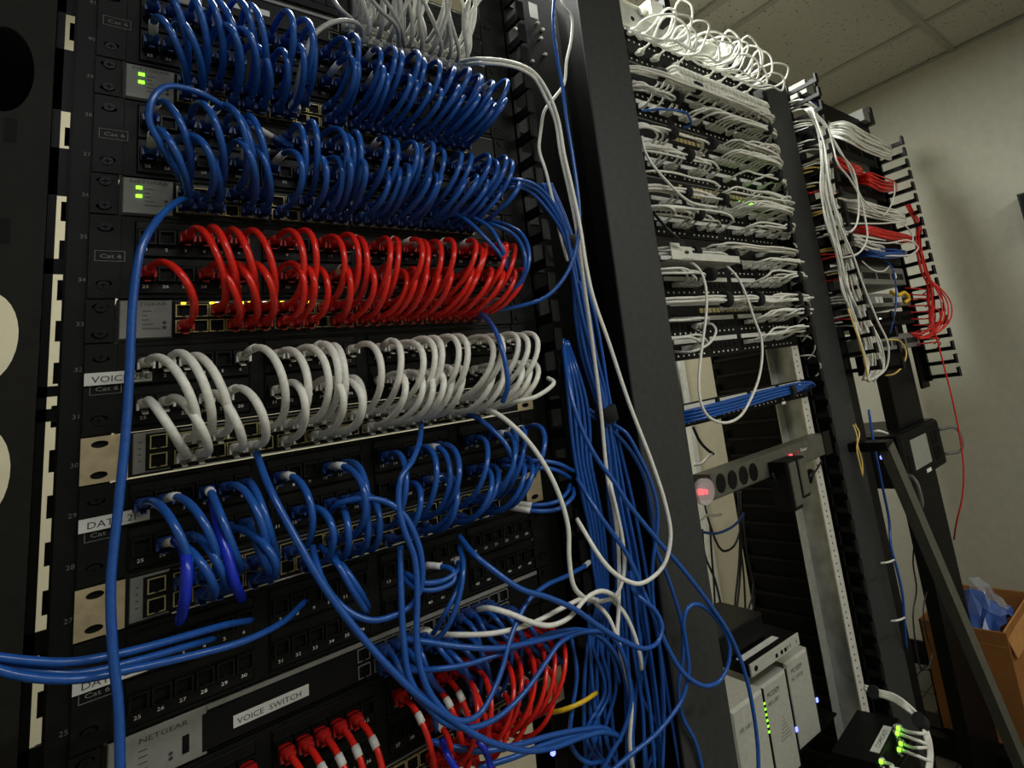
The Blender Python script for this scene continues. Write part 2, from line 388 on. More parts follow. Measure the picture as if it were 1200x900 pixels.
# ---- left rack
def rail(x0, x1, z0, z1, nm, label, mt, web=None, side=1, y0=0, numbers=True, holes=True):
    t = empty('rack_rail', label, 'rack rail', (x0, y0, z0))
    wd = x1-x0; H = z1-z0
    part('front_flange', MB().box(0, wd, 0, 3, 0, H), mt, t)
    part('web', MB().box(wd-3 if side > 0 else 0, wd if side > 0 else 3, 3, web or 76, 0, H), ZINC if mt is ZINCL else mt, t)
    part('rear_flange', MB().box(wd-30 if side > 0 else 0, wd if side > 0 else 30, (web or 76), (web or 76)+3, 0, H), mt, t)
    if holes:
        m = MB(); z = 8
        while z < H:
            for dz in (0, 16, 32): m.cyl((wd*.45 if wd > 34.5 or mt is ZINCL else wd*.6, .2, z+dz), (wd*.45 if wd > 34.5 or mt is ZINCL else wd*.6, -.5, z+dz), 2.2, 8)
            z += 44.45
        o = part('screw_holes', m, DEEP, t); o['kind'] = 'stuff'
    if numbers:
        m = MB(); n = 1; z = 20
        while z < H: m.text(str(n), 8, z, 6, -.5); n += 1; z += 44.45
        part('unit_numbers', m, PLATE2, t)
    return t
rail(-14, 21, -1335, 790, 'l', 'black numbered rail at the left edge of the cable-filled near rack', BLACK, side=-1, y0=2)
rail(462, 506, -1335, 790, 'r', 'black rail at the right ends of the near rack panels', BLACK, y0=2, numbers=False)

names = {3: 'uppermost', 2: 'upper', 1: 'middle', 0: 'lower', -1: 'low', -2: 'lowest'}
PD = {3: 'patch panel behind the topmost row of thick blue cable loops', 2: 'patch panel behind the second row of blue cable loops, under the first lit switch',
      1: 'patch panel with red plugs, above the red-lit amber switch', 0: 'patch panel taped VOICE 2FL behind the white cable loops',
      -1: 'patch panel taped DATA 2F behind the lower blue cable loops', -2: 'mostly empty patch panel with ports numbered 25 to 36, above the VOICE SWITCH sticker'}
TAPE = {0: 'VOICE 2FL', -1: 'DATA 2F', -2: 'DATA 2F'}
for k_, d in PD.items(): patch_panel(0, 133.35*k_+88.9, 'black '+d, TAPE.get(k_))
patch_panel(0, 133.35*4+88.9, 'black 48-port patch panel at the very top of the near rack', ports=False)
patch_panel(0, -133.35*3+88.9, 'black patch panel with drooping red sleeved cables at the foot of the picture')
SD = {4: ('black network switch at the top edge with pale grey cables in it', dict(wide=True, jack=JACK_DRK, sticker=False)),
      3: ('network switch with two green lights under the topmost blue loops', dict(green=True)),
      2: ('network switch with two green lights just above the red cable loops', dict(green=True, leds=[(78, GLED), (122, OLED)])),
      1: ('network switch with a row of amber lights under the red cable loops', dict(leds=[(x, YLED) for x in (73, 97, 123, 131, 162, 191, 305, 365)]+[(x, WLED) for x in (102, 145, 185, 212, 235, 262, 275, 282)])),
      0: ('network switch with tan bracket ear and bright lower edge under the white loops', dict(silver=True)),
      -1: ('network switch with tan bracket ear among the lower blue loops', dict(silver=True)),
      -2: ('long grey-trimmed network switch bearing a VOICE SWITCH sticker', dict(wide=True, jack=JACK_DRK)),
      -3: ('network switch at the lower edge under the red sleeved cables', dict(silver=True))}
for k_, (d, kw) in SD.items(): switch(0, 133.35*k_, d, **kw)
if True:      # two slanted stickers on the top panel's cover strip
    t = empty('warning_sticker', 'small white triangular sticker and lettering strip between upper blue cables', 'sticker', (0, -6, 0))
    a = at(276, 5, -6); b = at(296, 10, -6)
    part('triangle', MB().add([(a[0]-3, 0, a[2]-5), (a[0]+5, 0, a[2]-5), (a[0]+1, 0, a[2]+3), (a[0]-3, 1, a[2]-5), (a[0]+5, 1, a[2]-5), (a[0]+1, 1, a[2]+3)], [(0,1,2), (5,4,3), (0,3,4,1), (1,4,5,2), (2,5,3,0)]), LABEL, t)
    part('strip', MB().box(b[0]-2, b[0]+18, 0, 1, b[2]-5, b[2]+3), LABEL, t)

# ---- cable loops of the near rack
def row(k_, col, up, lo, b, desc, grp, slv=.25, rnd=12, dxr=10, rr=3.35):
    Zp = 133.35*k_+88.9; Zs = 133.35*k_
    for i in range(24):
        for q, ok in ((0, i in up), (1, i in lo)):
            if not ok: continue
            pz = Zp-24 if q == 0 else Zp-64; sz = Zs-14 if q == 0 else Zs-31
            bb = b*(1 if q == 0 else .92)+random.uniform(-rnd, rnd)
            j = i+random.choice((0, 0, 0, 0, -1, 1)) if 0 < i < 23 else i
            loopcable(col, PX[i], pz, SX[i]+random.uniform(-1, 1), sz, bb, desc % (ORD[i], ('upper', 'lower')[q]), grp, r=rr, slv=random.random() < slv,
                      lift=random.uniform(4, 22), drop=random.uniform(2, 16), dx=random.uniform(-dxr, dxr))
ORD = 'first second third fourth fifth sixth seventh eighth ninth tenth eleventh twelfth thirteenth fourteenth fifteenth sixteenth seventeenth eighteenth nineteenth twentieth twenty-first twenty-second twenty-third twenty-fourth'.split()
A = set(range(24))
row(3, 'blue', A-{9}, A-{2, 8, 9}, 78, 'blue cable loop, %s from the left, %s ports of the topmost row', 'blue loops of the topmost row', .2)
row(2, 'blue', A-{1, 6}, A-{3, 7}, 77, 'blue cable loop, %s from the left, %s ports, row above the red loops', 'blue loops of the second row', .2)
row(1, 'red', A-{0, 1, 8}, A-{1, 2, 9}, 72, 'glossy red cable loop, %s from the left, %s ports, over amber lights', 'red loops of the middle row', .12)
row(0, 'white', {0, 1, 2, 5, 6, 7, 8, 9, 11, 12, 13, 14, 15, 16, 17, 18, 19, 20, 21, 22, 23}, {0, 1, 3, 4, 6, 8, 9, 10, 12, 13, 14, 15, 16, 17, 19, 20, 21, 22, 23}, 90, 'thick white cable loop, %s from the left, %s ports, VOICE 2FL row', 'white loops of the VOICE 2FL row', .1, rr=3.6)
row(-1, 'blue', {0, 1, 3, 4, 5, 6, 9, 10, 12, 14, 15, 16, 18, 20, 21, 22, 23}, {1, 2, 4, 5, 7, 9, 10, 11, 13, 15, 16, 18, 19, 21, 22}, 74, 'blue cable loop, %s from the left, %s ports, DATA 2F row', 'blue loops of the DATA 2F row', .3, dxr=14)
# red drooping sleeved cables at the foot
for n_, i in enumerate([3, 5, 6, 7, 8, 9, 10, 12, 14, 15, 16]):
    x = PX[i]; z = -311-24
    t = empty('patch_cable', 'red sleeved cable drooping from the lowest panel, %s from the left' % ORD[n_], 'cable', (x, -5, z), 'red sleeved cables of the lowest panel')
    P = [Vector(p) for p in bez((0, -28, 0), (0, -62, 0), (random.uniform(4, 14), -78, -30), (random.uniform(8, 18), -66, -100), 16)]+[Vector((14, -40, -150))]
    part('jacket', MB().tube(P, 2.9, 9), RED, t); link('plug', PLUG['red'], t); sleeve(t, P, 5, 7, 3.6)
for i in range(16, 24):
    loopcable('red', PX[i], -335, SX[i]-8, -133.35*3-16, 74+random.uniform(-6, 6), 'bright red loop, %s of those at the lowest panel right end' % ORD[i-16], 'bright red loops at the right of the lowest panel', slv=False, lift=10, drop=6)
for i in range(14, 24, 2):
    loopcable('red', PX[i], -335-40, SX[i]-6, -133.35*3-31, 60+random.uniform(-6, 6), 'dark red loop low at the foot of the near rack', 'low red loops at the foot', slv=(i % 2 == 0))
# blue plugs in the sticker switch
for i in range(12, 24):
    for q in (0, 1):
        if random.random() < .25: continue
        x, z = SX[i], -266.7-(14 if q == 0 else 31)
        b = random.uniform(45, 75)
        t = empty('patch_cable', 'blue patch cable dropping from the VOICE SWITCH unit', 'cable', (x, -5, z), 'blue cables of the VOICE SWITCH unit')
        P = bez((0, -28, 0), (0, -b, 0), (random.uniform(-10, 30), -b-8, -20), (random.uniform(0, 60), -40, -random.uniform(50, 90)), 14)
        part('jacket', MB().tube(P, 2.8, 8), BLUE, t); link('plug', PLUG['blue'], t)
# white/grey fan at the top
for i in range(12, 24):
    for q in (0, 1, 2):
        x, z = SX[i]+(0, 3, 8)[q], 133.35*4-(14, 31, 14)[q]
        t = empty('patch_cable', 'pale grey patch cable rising from the top switch out of the picture', 'cable', (x, -5, z), 'pale grey cables rising at the top edge')
        P = bez((0, -28, 0), (0, -70, 2), (random.uniform(-60, 30), -75, 50), (random.uniform(-90, 110), -60, 150+random.uniform(0, 30)), 14)
        part('jacket', MB().tube(P, 3.1, 8), WHITE if random.random() < .5 else GREYC, t); link('plug', PLUG['clear'], t)

# ---------------------------------------------------------------- vertical cable managers
def comb(name, label, X, Y0, depth, z0, z1, pitch=44.45, bar=9, tip=24, th=3, up=True, spine=22, mt=BLACK2, cap=False):
    t = empty(name, label, 'cable manager', (X, Y0, z0))
    s = -1 if depth > 0 else 1; d = abs(depth)
    part('spine', MB().box(-th, th, 0 if s < 0 else -spine, spine if s < 0 else 0, 0, z1-z0), mt, t)
    m = MB(); a, b = (-d, 0) if s < 0 else (0, d)
    m.box(-th, th, a, b, 0, bar)
    tipa, tipb = (-d, -d+7) if s < 0 else (d-7, d)
    m.box(-th, th, tipa, tipb, bar if up else bar-tip, tip if up else 0)
    m.box(-th-4, th+4, tipa-1 if s < 0 else tipb-1, tipa+2 if s < 0 else tipb+1, -1, tip+1)
    me = m.mesh('finger', mt); z = 6; n = 0
    while z < z1-z0-10: link('finger', me, t, L(0, 0, z)); z += pitch; n += 1
    return t
# far left manager plate with oval pass-through holes
t = empty('cable_manager', 'black side plate with oval holes at the left edge of the photo', 'cable manager', (-250, 0, 0))
def plate_holes(mb, x0, x1, zs):
    z_prev = -1335
    for (cx_, cz_, rx_, rz_) in zs:
        mb.box(x0, x1, 0, 3, z_prev, cz_-rz_-8)
        mb.holeplate(x0, x1, cz_-rz_-8, cz_+rz_+8, cx_, cz_, rx_, rz_, 0, 3, n=28); z_prev = cz_+rz_+8
    mb.box(x0, x1, 0, 3, z_prev, 780)
m = MB(); plate_holes(m, 160, 221, [(188, -300, 20, 46), (188, -166, 20, 46), (188, -20, 20, 42), (188, 100, 20, 42), (188, 366, 20, 46), (188, 560, 20, 46)])
m.box(-60, 160, 0, 3, -1335, 780)
part('perforated_plate', m, mat('dusty_black_plate', (.011, .0105, .008), .6, noise=.2, nscale=80, spec=.15), t)
part('edge_flange', MB().box(217, 221, 3, 60, -1335, 780), BLACK, t)
for z in (302, 200, 28, -250): part('slot', MB().box(191, 199, -.6, .2, z-12, z+12), DEEP, t)
t = empty('slot_cover', 'black blanking strip with gaps in the bright slot left of the near rack', 'cover', (-29, 45, -1335))
for z0, z1 in ((-1335, -260), (-186, -166), (22, 34), (46, 56), (170, 186), (255, 308), (352, 425), (470, 790)): part('blank', MB().box(0, 14, 0, 3, z0+1335, z1+1335), BLACK2, t)
part('edge_strip', MB().box(-3, 6, 0, 3, 0, 2120), BLACK2, t)
part('backing', MB().box(-90, -2, 60, 63, 1335+230, 1335+500), DEEP, t)
comb('cable_manager', 'black finger comb in the bright slot left of the near rack', -12, 50, -40, -1320, 780, bar=6, tip=20, th=4)
comb('cable_manager', 'black finger comb along the right side of the near rack', 512, 0, 46, -1300, 780, bar=15, tip=32, spine=30)
comb('cable_manager', 'black finger comb against the first wide charcoal upright', 664, 10, 40, -1300, 780, bar=15, tip=32, spine=30)
t = empty('cable_manager', 'black back plate with bright screws between near rack and charcoal upright', 'cable manager', (510, 60, -1335))
m = MB(); part('back_plate', MB().box(-6, 255, 0, 3, 0, 2115), BLACK, t)
for z in range(0, 2080, 89): part('slot_panel', MB().box(14, 60, -4, 0, z+10, z+60), GREYBLK, t)
for (u, v) in ((606, 32), (607, 50), (636, 43), (638, 33), (641, 62), (632, 25), (592, 24), (608, 26), (626, 70)):
    a = at(u, v, 50); part('bolt', MB().cyl((a[0]-510, 0, a[2]+1335), (a[0]-510, -7, a[2]+1335), 3.2, 10), ZINCL, t)
for (u, v) in ((783/5+640-14, 770/5+380-0), (697, 590), (693, 534), (697, 556), (678, 360), (696, 247), (700, 300), (711, 690), (752, 795), (757, 795)):
    a = at(u, v, 50); part('bolt', MB().cyl((a[0]-510, 0, a[2]+1335), (a[0]-510, -7, a[2]+1335), 3.2, 10), ZINCL, t)
# sticker on the manager
a = at(620, 2, 52); b = at(629, 28, 52)
tag(link('sticker', MB().box(-1, 18, 0, 1.2, -34, 0).mesh('sticker', LABEL), None, V(a[0], 52, a[2])), 'white paper sticker high on the manager back plate', 'sticker')

def upright(X0, X1, Y, z1, label, th=42, cov=None):
    t = empty('rack_upright', label, 'upright', (X0, Y, FL))
    H = z1-FL; W = X1-X0
    part('front_cover', MB().bev(0, W, 0, 4, 0, H, 1.5), cov or GREYBLK, t)
    part('side_flange', MB().box(W-3, W, 4, th, 0, H), BLACK, t); part('side_flange', MB().box(0, 3, 4, th, 0, H), BLACK, t)
    return t
upright(622, 733, -75, 790, 'first wide charcoal upright, between the near rack and the white-cabled rack')
upright(1343, 1462, -4, 775, 'second wide charcoal upright, right of the galvanised rail')

# ---------------------------------------------------------------- middle rack
X2 = 772
rail(1224, 1254, -1335, 790, 'm', 'galvanised punched rail right of the white-cabled panels', ZINCL, web=76, numbers=False)
rail(758, 786, -1335, 790, 'm', 'galvanised rail behind the first charcoal upright', ZINCL, web=76, side=-1, numbers=False, y0=10)
t = empty('rack_crossbar', 'silver crossbar across the top of the middle rack', 'crossbar', (X2, 0, 735))
part('face', MB().box(-8, 485, 0, 3, 0, 68), ZINC, t); part('lip', MB().box(-8, 485, -8, 0, 66, 69).box(-8, 485, -10, 0, 0, 3), ZINCL, t)
part('hole', MB().cyl((70, -.5, 36), (70, .5, 36), 6, 12), DEEP, t)
for (X, nm) in (((764, 14), 'left'), ((852, 64), 'right')):
    c_ = at(X[0], X[1], -30)
    t = empty('crossbar_clamp', 'white and black clamp block above the %s end of the silver crossbar' % nm, 'clamp', (c_[0], -30, c_[2]-6))
    part('block', MB().box(0, 46, 0, 60, 5, 42), WHITE, t); part('cap', MB().box(42, 62, -6, 66, 0, 58), BLACK2, t); part('stem', MB().cyl((-14, 20, 15), (0, 20, 20), 9, 10), WHITEP, t)

JROW = {}
def jackrow_mesh(w_=13, rows=1, dots=True):
    m = MB()
    for i in range(24):
        x = PX[i]; 
        m.box(x-6.5, x+6.5, -3.2, -2.2, -7, 7, 0); m.box(x-5, x+5, -3.8, -3.1, -5, 4.5, 1); m.box(x-2, x+2, -3.8, -3.1, -7, -5, 1)
    return m.mesh('jack_row', [BLACK2, DEEP])
def dotrow_mesh():
    m = MB()
    for i in range(24): m.box(PX[i]-1.7, PX[i]+1.7, -3.8, -3, -1.6, 1.6)
    return m.mesh('port_numbers', PRINT)
JR, DR = jackrow_mesh(), dotrow_mesh()
def mid_panel(Zt, label, rows=2, strips=True):
    t = empty('patch_bay', label, 'patch panel', (X2, 0, Zt)); H = 44.45*rows
    part('body', MB().box(1, 482, -2.2, 25, -H+.8, -.8), BLACK, t)
    for r_ in range(rows):
        z = -14-44.45*r_
        o = link('jack_row', JR, t, L(0, 0, z-8)); o['kind'] = 'stuff'; o = link('port_numbers', DR, t, L(0, 0, z-22)); o['kind'] = 'stuff'
        if strips:
            for g in range(4):
                me = MB().box(36+109*g, 36+109*g+92, -5, -2.2, z+2, z+11).mesh('label_strip', LABEL); link('label_strip', me, t)
    for x in (8, 475):
        part('screw', screw_mb(x, -H/2, -2.2), [ZINC, DEEP], t)
    return t
ZT = [89, 218, 347, 478, 610]
PN = ['lowest', 'second from the bottom', 'third from the bottom', 'fourth from the bottom', 'uppermost full']
for z, n_ in zip(ZT, PN): mid_panel(z, '48-port patch panel of the middle rack, %s of its five double-row panels' % n_)
mid_panel(742, 'patch panel with big white cable loops under the silver crossbar of the middle rack', 2, False)
mid_panel(-83, 'single-row patch panel of the middle rack fed by the flat blue bundle', 1)
def mid_switch(Zt, label, green=False, strip=False):
    t = empty('network_switch', label, 'network switch', (X2, 0, Zt))
    part('chassis', MB().box(2, 481, -4, 240, -43, -1), BLACK2, t)
    m = MB()
    for i in range(24):
        for z in (-14, -30): m.box(SX[i]+60-5.5, SX[i]+60+5.5, -5, -3.9, z-5, z+5)
    o = part('jack_block', m, BRASS, t); o['kind'] = 'stuff'
    part('trim', MB().box(20, 462, -5, -4, -4, -2), PLATE2, t)
    if green:
        for k_ in range(7): part('port_light', MB().box(335+k_*12, 342+k_*12, -9, -4, -30, -23), GLED, t)
    if strip: part('face_label', MB().box(40, 200, -6, -4, -19, -3, 0).text('SW-06', 150, -14, 9, -6.3, 1).box(70, 104, -6.3, -6, -9.5, -8, 1).box(70, 104, -6.3, -6, -13.5, -12.2, 1), [PLATE, INK], t)
    return t
mid_switch(128, 'network switch with a pale face label in the middle rack', strip=True)
mid_switch(389, 'network switch with a green light cluster in the middle rack', green=True)
mid_switch(521, 'network switch with warm lights between upper panels of the middle rack')
mid_switch(654, 'network switch packed with 48 pale plugs high in the middle rack')
t = empty('cable_tray', 'pale perforated metal tray with cables, between panels of the middle rack', 'tray', (X2, 0, 257))
ta = at(785, 284, -78); tx0 = ta[0]-X2; tz = ta[2]-257; tx1 = at(866, 300, -78)[0]-X2
part('tray_floor', MB().box(tx0, tx1, -76, -2, tz-32, tz-30), ZINC, t)
part('front_lip', MB().holeplate(tx0+26, tx0+60, tz-30, tz-6, tx0+43, tz-17, 7, 4, -78, -76).box(tx0+60, tx1, -78, -76, tz-32, tz-18).box(tx0, tx0+26, -78, -76, tz-32, tz), ZINCL, t)
part('back_panel', MB().box(2, 481, -2, 20, -39, -1), BLACK2, t)
part('tag', MB().box(300, 372, -10, -8, -60, -44), LABEL, t)

BULK = MB(); BM = [WHITE, WHITEP]
def thin(col, P, label, group, r=2.2, sides=6, plug='clear', name='patch_cable', bulk=False):
    if bulk:
        BULK.tube(P, r, 5); q = P[0]
        if plug: BULK.loft([[(q[0]+a*5.6, y_, q[2]+b*4.4) for a, b in ((-1,-1),(1,-1),(1,1),(-1,1))] for y_ in (-6, -18)]+[[(q[0]+a*3, -28, q[2]+b*3) for a, b in ((-1,-1),(1,-1),(1,1),(-1,1))]], 1, False)
        return
    o = Vector(P[0]); t = empty(name, label, 'cable', tuple(o), group)
    part('jacket', MB().tube([Vector(q)-o for q in P], r, sides), JM[col], t)
    if plug: link('plug', PLUG[plug], t, L(0, 26, 0))
    return t
R = random.uniform
def bundle_row(z, cols, label, group, right=lambda i: i >= 10, up=10, col='white', spread=7, Yb=-62):
    for i in cols:
        x = X2+PX[i]; rt = right(i); s = 1 if rt else -1
        xe_ = X2+498 if rt else X2-30
        zb = z+up+R(-spread, spread); yb = Yb+R(-10, 10)
        if rt and xe_-x < 60: xm = x+18
        else: xm = x+s*35
        P = [(x, -30, z), (x+s*2, -44, z+3), (x+s*13, yb+4, z+up*.6), (xm, yb, zb)]
        L_ = abs(xe_-xm); k_ = max(2, int(L_/60))
        for j in range(1, k_): P.append((xm+(xe_-xm)*j/k_, yb+R(-3, 3), zb+R(-2.5, 2.5)))
        P += [(xe_-s*4, yb+18, zb), (xe_+s*12, -8, zb-4), (xe_+s*14, 40, zb-12)]
        thin(col, catmull(P, 3), label, group, r=2.7, bulk=True)
ties = []
def ties_at(z, xs_, Yb=-62, ry=15, rz=14):
    for x in xs_:
        m = MB(); n = 14; rings = []
        for xx in (-8, 8): rings.append([(xx, math.cos(2*math.pi*q/n)*ry, math.sin(2*math.pi*q/n)*rz) for q in range(n)])
        m.loft(rings, 0, True, True)
        tag(link('velcro_tie', m.mesh('velcro_tie', VELCRO), None, V(x, Yb, z)), 'black velcro tie wrapped round a white cable bundle of the middle rack', 'cable tie', 'velcro ties on the white bundles')
rowsdef = [(0, 66, 'first row'), (0, 22, 'second row')]
ordn = ['lowest', 'second lowest', 'third lowest', 'second highest', 'highest']
for n_, z in enumerate(ZT):
    for r_ in range(2):
        zz = z-22-44.45*r_
        lab = 'thin white patch cable on the %s row of the %s double panel, middle rack' % ('upper' if r_ == 0 else 'lower', ordn[n_])
        grp = 'white cables, %s double panel, %s row' % (ordn[n_], 'upper' if r_ == 0 else 'lower')
        if n_ == 0: cols = [4, 13, 14, 15, 16, 18, 20, 21] if r_ == 0 else [1, 3, 12, 13, 15, 16, 17, 19]
        elif n_ == 1: cols = [0, 1, 4, 5, 9, 10, 15, 17, 18, 19, 21, 22] if r_ == 0 else [1, 2, 3, 4, 5, 14, 16, 17, 18, 20, 21]
        else: cols = [i for i in range(24) if random.random() < .66]
        bundle_row(zz, cols, lab, grp, up=R(6, 13) + (3 if r_ else 0), right=(lambda i: i > 11) if n_ < 4 else (lambda i: i > 6))
    ties_at(z-12, [X2+70+R(-10, 10), X2+190+R(-20, 20)] if n_ else [X2+440]); ties_at(z-55, [X2+110+R(-10, 10), X2+440] if n_ else [X2+448])
# cables of the mid switches
bundle_row(100, range(9, 24), 'thin white patch cable in the flat bundle over the face label switch', 'white cables over the face label switch', right=lambda i: i % 2 == 0, up=10, spread=9)
ties_at(110, [X2+150, X2+262, X2+420], rz=17)
bundle_row(352, [9, 10, 11, 15, 16, 17, 18, 19, 20, 21, 22], 'thin white patch cable on the green-lit switch of the middle rack', 'white cables on the green-lit switch', up=14, spread=10)
bundle_row(228, [6, 8, 9, 10, 12, 14, 18], 'thin white cable lying over the perforated tray', 'white cables over the perforated tray', up=2, right=lambda i: True, Yb=-55)
bundle_row(490, [13, 14, 15, 16, 17, 18, 19, 20, 21, 22], 'thin white patch cable on the switch with warm lights, middle rack', 'white cables on the warm-lit switch', up=12, spread=14, right=lambda i: True)
# dense plug row: short arcs bending over to the bundle under it
for i in range(24):
    for q in (0, 1):
        x = X2+SX[i]+45; z = 654-14-17*q
        P = bez((x, -20, z), (x+1, -50, z+4), (x+9, -68, z+2), (x+20, -62, z-18-4*q), 8)
        thin('white', P, 'short white patch cable arcing out of the densely plugged upper switch', 'white cables on the densely plugged switch', r=4.2, bulk=True)
bundle_row(584, [12, 15, 17, 19, 21, 22], 'long thin white cable running under the densely plugged switch', 'white cables under the densely plugged switch', up=6, spread=4, right=lambda i: False, Yb=-66)
# wild loops at the top panel
for i in range(24):
    if random.random() < .12: continue
    x = X2+PX[i]; z = 742-22-(44.45 if i % 3 == 1 else 0)
    h = R(5, 68); wd_ = R(30, 130)
    P = catmull([(x, -30, z), (x+4, -50, z+8), (x+wd_*.35, -80-R(0, 20), z+h), (x+wd_*.8, -95-R(0, 20), z+h*.7), (x+wd_*.9, -90, z-5), (x+wd_*.5, -78, 690-R(0, 12)), (x-10, -60, 682-R(0, 14)), (x-60, -56, 686-R(0, 10))], 5)
    thin('white', P, 'thin white cable in a wild loop above the top panel of the middle rack', 'wild white loops at the top of the middle rack', r=2.6)

o = tag(link('patch_cables', BULK.mesh('patch_cables', BM), None, (0, 0, ZF/1000)), 'hundreds of thin white patch cables covering the panels of the middle rack', 'cables'); o['kind'] = 'stuff'
# flat blue bundle and its panel
for j in range(8):
    zc = -104+(j % 4)*6-6; yb = -46-10*(j//4)
    xi = X2+[330, 346, 372, 388, 404, 420, 436, 446][j]
    P = catmull([(xi+14, -30, -103), (xi+6, -44, -98+R(-4, 4)), (xi-30, yb, -102+(j % 4)*4), (X2+250, yb, zc+4), (X2+120, yb, zc+R(-2, 2)), (X2+20, yb, zc-2), (X2-20, -10, zc-6)], 5)
    thin('blue', P, 'blue patch cable in the flat bundle of the single-row middle panel', 'flat blue bundle of the middle rack', r=3, plug='blue')
ties_at(-101, [X2+330], Yb=-52, ry=16, rz=17)
t = empty('equipment_tag', 'small white cable tag under the flat blue bundle', 'tag', (X2+285, -58, -124)); part('paper', MB().box(0, 14, 0, 1, 0, 6), LABEL, t)

# power strip
t = empty('power_strip', 'long black power strip with four outlets across the middle rack', 'power strip', (808, 0, -214))
part('housing', MB().bev(0, 428, -44, 0, -46, 0, 2), OLIVE, t)
part('ear', MB().box(404, 436, -46, -43, -48, 4), BLACK2, t)
for (u, v) in ((845, 566), (858.5, 562), (871.5, 557), (883, 553)):
    a = at(u, v, -45); x, z = a[0]-808, a[2]+214
    m = MB(); m.loft([[(x+13*math.cos(q*math.pi/8), y_, z+17*math.sin(q*math.pi/8)) for q in range(16)] for y_ in (-44, -46)], 0, False)
    m.box(x-6, x-4, -46.4, -45.8, z+1, z+8, 1); m.box(x+4, x+6, -46.4, -45.8, z+1, z+8, 1); m.cyl((x, -46.4, z-6), (x, -45.8, z-6), 2.6, 8, 1)
    part('outlet', m, [BLACK2, DEEP], t)
a = at(927, 534.5, -47); part('red_switch_light', MB().bev(a[0]-808-4, a[0]-808+4, -49, -43, a[2]+214-4, a[2]+214+4, 1), RLED, t)
a = at(931, 531, -48); part('maker_lettering', MB().text('Cyber', a[0]-808, a[2]+214-3, 11, -47, 0, wx=.9).text('Power', a[0]-808+27, a[2]+214-3, 11, -47, 1, wx=.9), [RLED and mat('red_print', (.5, .03, .02), .6, noise=.05), PRINT], t)
for n_, (u, v, u2) in enumerate(((906, 545, 0), (917, 541, 0))):
    a = at(u, v, -48)
    t = empty('power_adapter', ('left' if n_ == 0 else 'right')+' black power adapter hanging from the strip', 'power adapter', (a[0], -46, a[2]))
    part('body', MB().bev(-14, 20, -46, 0, -88 if n_ == 0 else -72, 8, 4), BLACK2, t)
    part('front_face', MB().bev(-10, 16, -49, -46, -80 if n_ == 0 else -66, 4, 2), OLIVE, t)
a = at(822, 576, -60)
t = empty('night_light', 'clear round disc with a red lamp at the left end of the power strip', 'lamp', (a[0], -60, a[2]))
part('disc', MB().cyl((0, 0, 0), (0, -12, 0), 22, 24), DISC, t); part('lamp', MB().cyl((-3, 4, 0), (-3, -15, 0), 6, 12, r2=4), RLED, t)
a = at(822, 583, -60)

# devices on the shelf of the middle rack
t = empty('rack_shelf', 'black shelf carrying the grey modems in the middle rack', 'shelf', (X2, 60, -830))
part('plate', MB().box(0, 440, 0, 300, 0, 4), DEEP, t)
th = math.atan2(-.0918, .9958)
def modem(u, v, w_, h, Y, label, txt, tri=False, lights=None):
    a = at(u, v, Y)
    t = empty('modem', label, 'modem', a, rz=th)
    h = a[2]+826 if h is None else h
    part('case', MB().bev(0, w_, 0, 150, -h, 0, 5), MODEM, t)
    part('side_seam', MB().box(w_, w_+3, 2, 150, -h+1, -2), BLACK2, t)
    part('printed_name', MB().text(txt[0], 14, -26, 13, -.4, wx=.8).text(txt[1], 12, -40, 10, -.4, wx=.85), INK, t)
    if tri:
        m = MB()
        for r_ in range(7):
            for c_ in range(7-r_): m.cyl((34+c_*5+r_*2.5, 0, -110+r_*6), (34+c_*5+r_*2.5, -.6, -110+r_*6), 1.3, 6)
        o = part('vent_dots', m, PLATE2, t); o['kind'] = 'stuff'
    part('blue_light', MB().bev(w_-1, w_+4, -2, 2, -h*.63-4, -h*.63+4, 1), BLED, t)
    if lights:
        for k_ in range(6): part('green_light', MB().box(w_-4, w_-1, -1.4, 0, -24-9*k_, -21-9*k_), GLED, t)
    return t
modem(919.5, 778, 80, None, 60, 'rightmost of the three upright grey modems', ('MODEM', 'AC 10.4.20'))
modem(891, 806, 80, None, 40, 'middle grey modem with a triangle of dots', ('MODEM', '100.5.207'), tri=True)
modem(856, 835, 84, None, -30, 'leftmost grey modem with a column of green lights', ('', '192.168.1'), lights=True)
a = at(880, 785, 20)
t = empty('mini_computer', 'flat black box with pale front strip lying on the grey modems', 'mini computer', a, rz=th)
part('case', MB().box(0, 150, 4, 120, -14, 8), BLACK2, t); part('front_strip', MB().bev(0, 150, 0, 4, -14, 8, 1), MODEM, t)
m = MB()
for x in (72, 88, 100): m.box(x, x+7, -.5, 0, -9, -2)
for x in (110, 118, 138): m.box(x, x+2, -.5, 0, -7, -1)
m.cyl((14, -.6, -3), (14, 0, -3), 5, 10); part('ports', m, DEEP, t)
part('paper_label', MB().box(2, 112, 22, 40, 8, 9), LABEL, t)
a = at(852, 757, 60)
t = empty('mini_computer', 'matt black square box behind the pale-fronted one on the modems', 'mini computer', (a[0]-10, 70, a[2]-10), rz=th)
part('case', MB().bev(0, 130, 0, 130, -20, 26, 3), BLACK2, t)

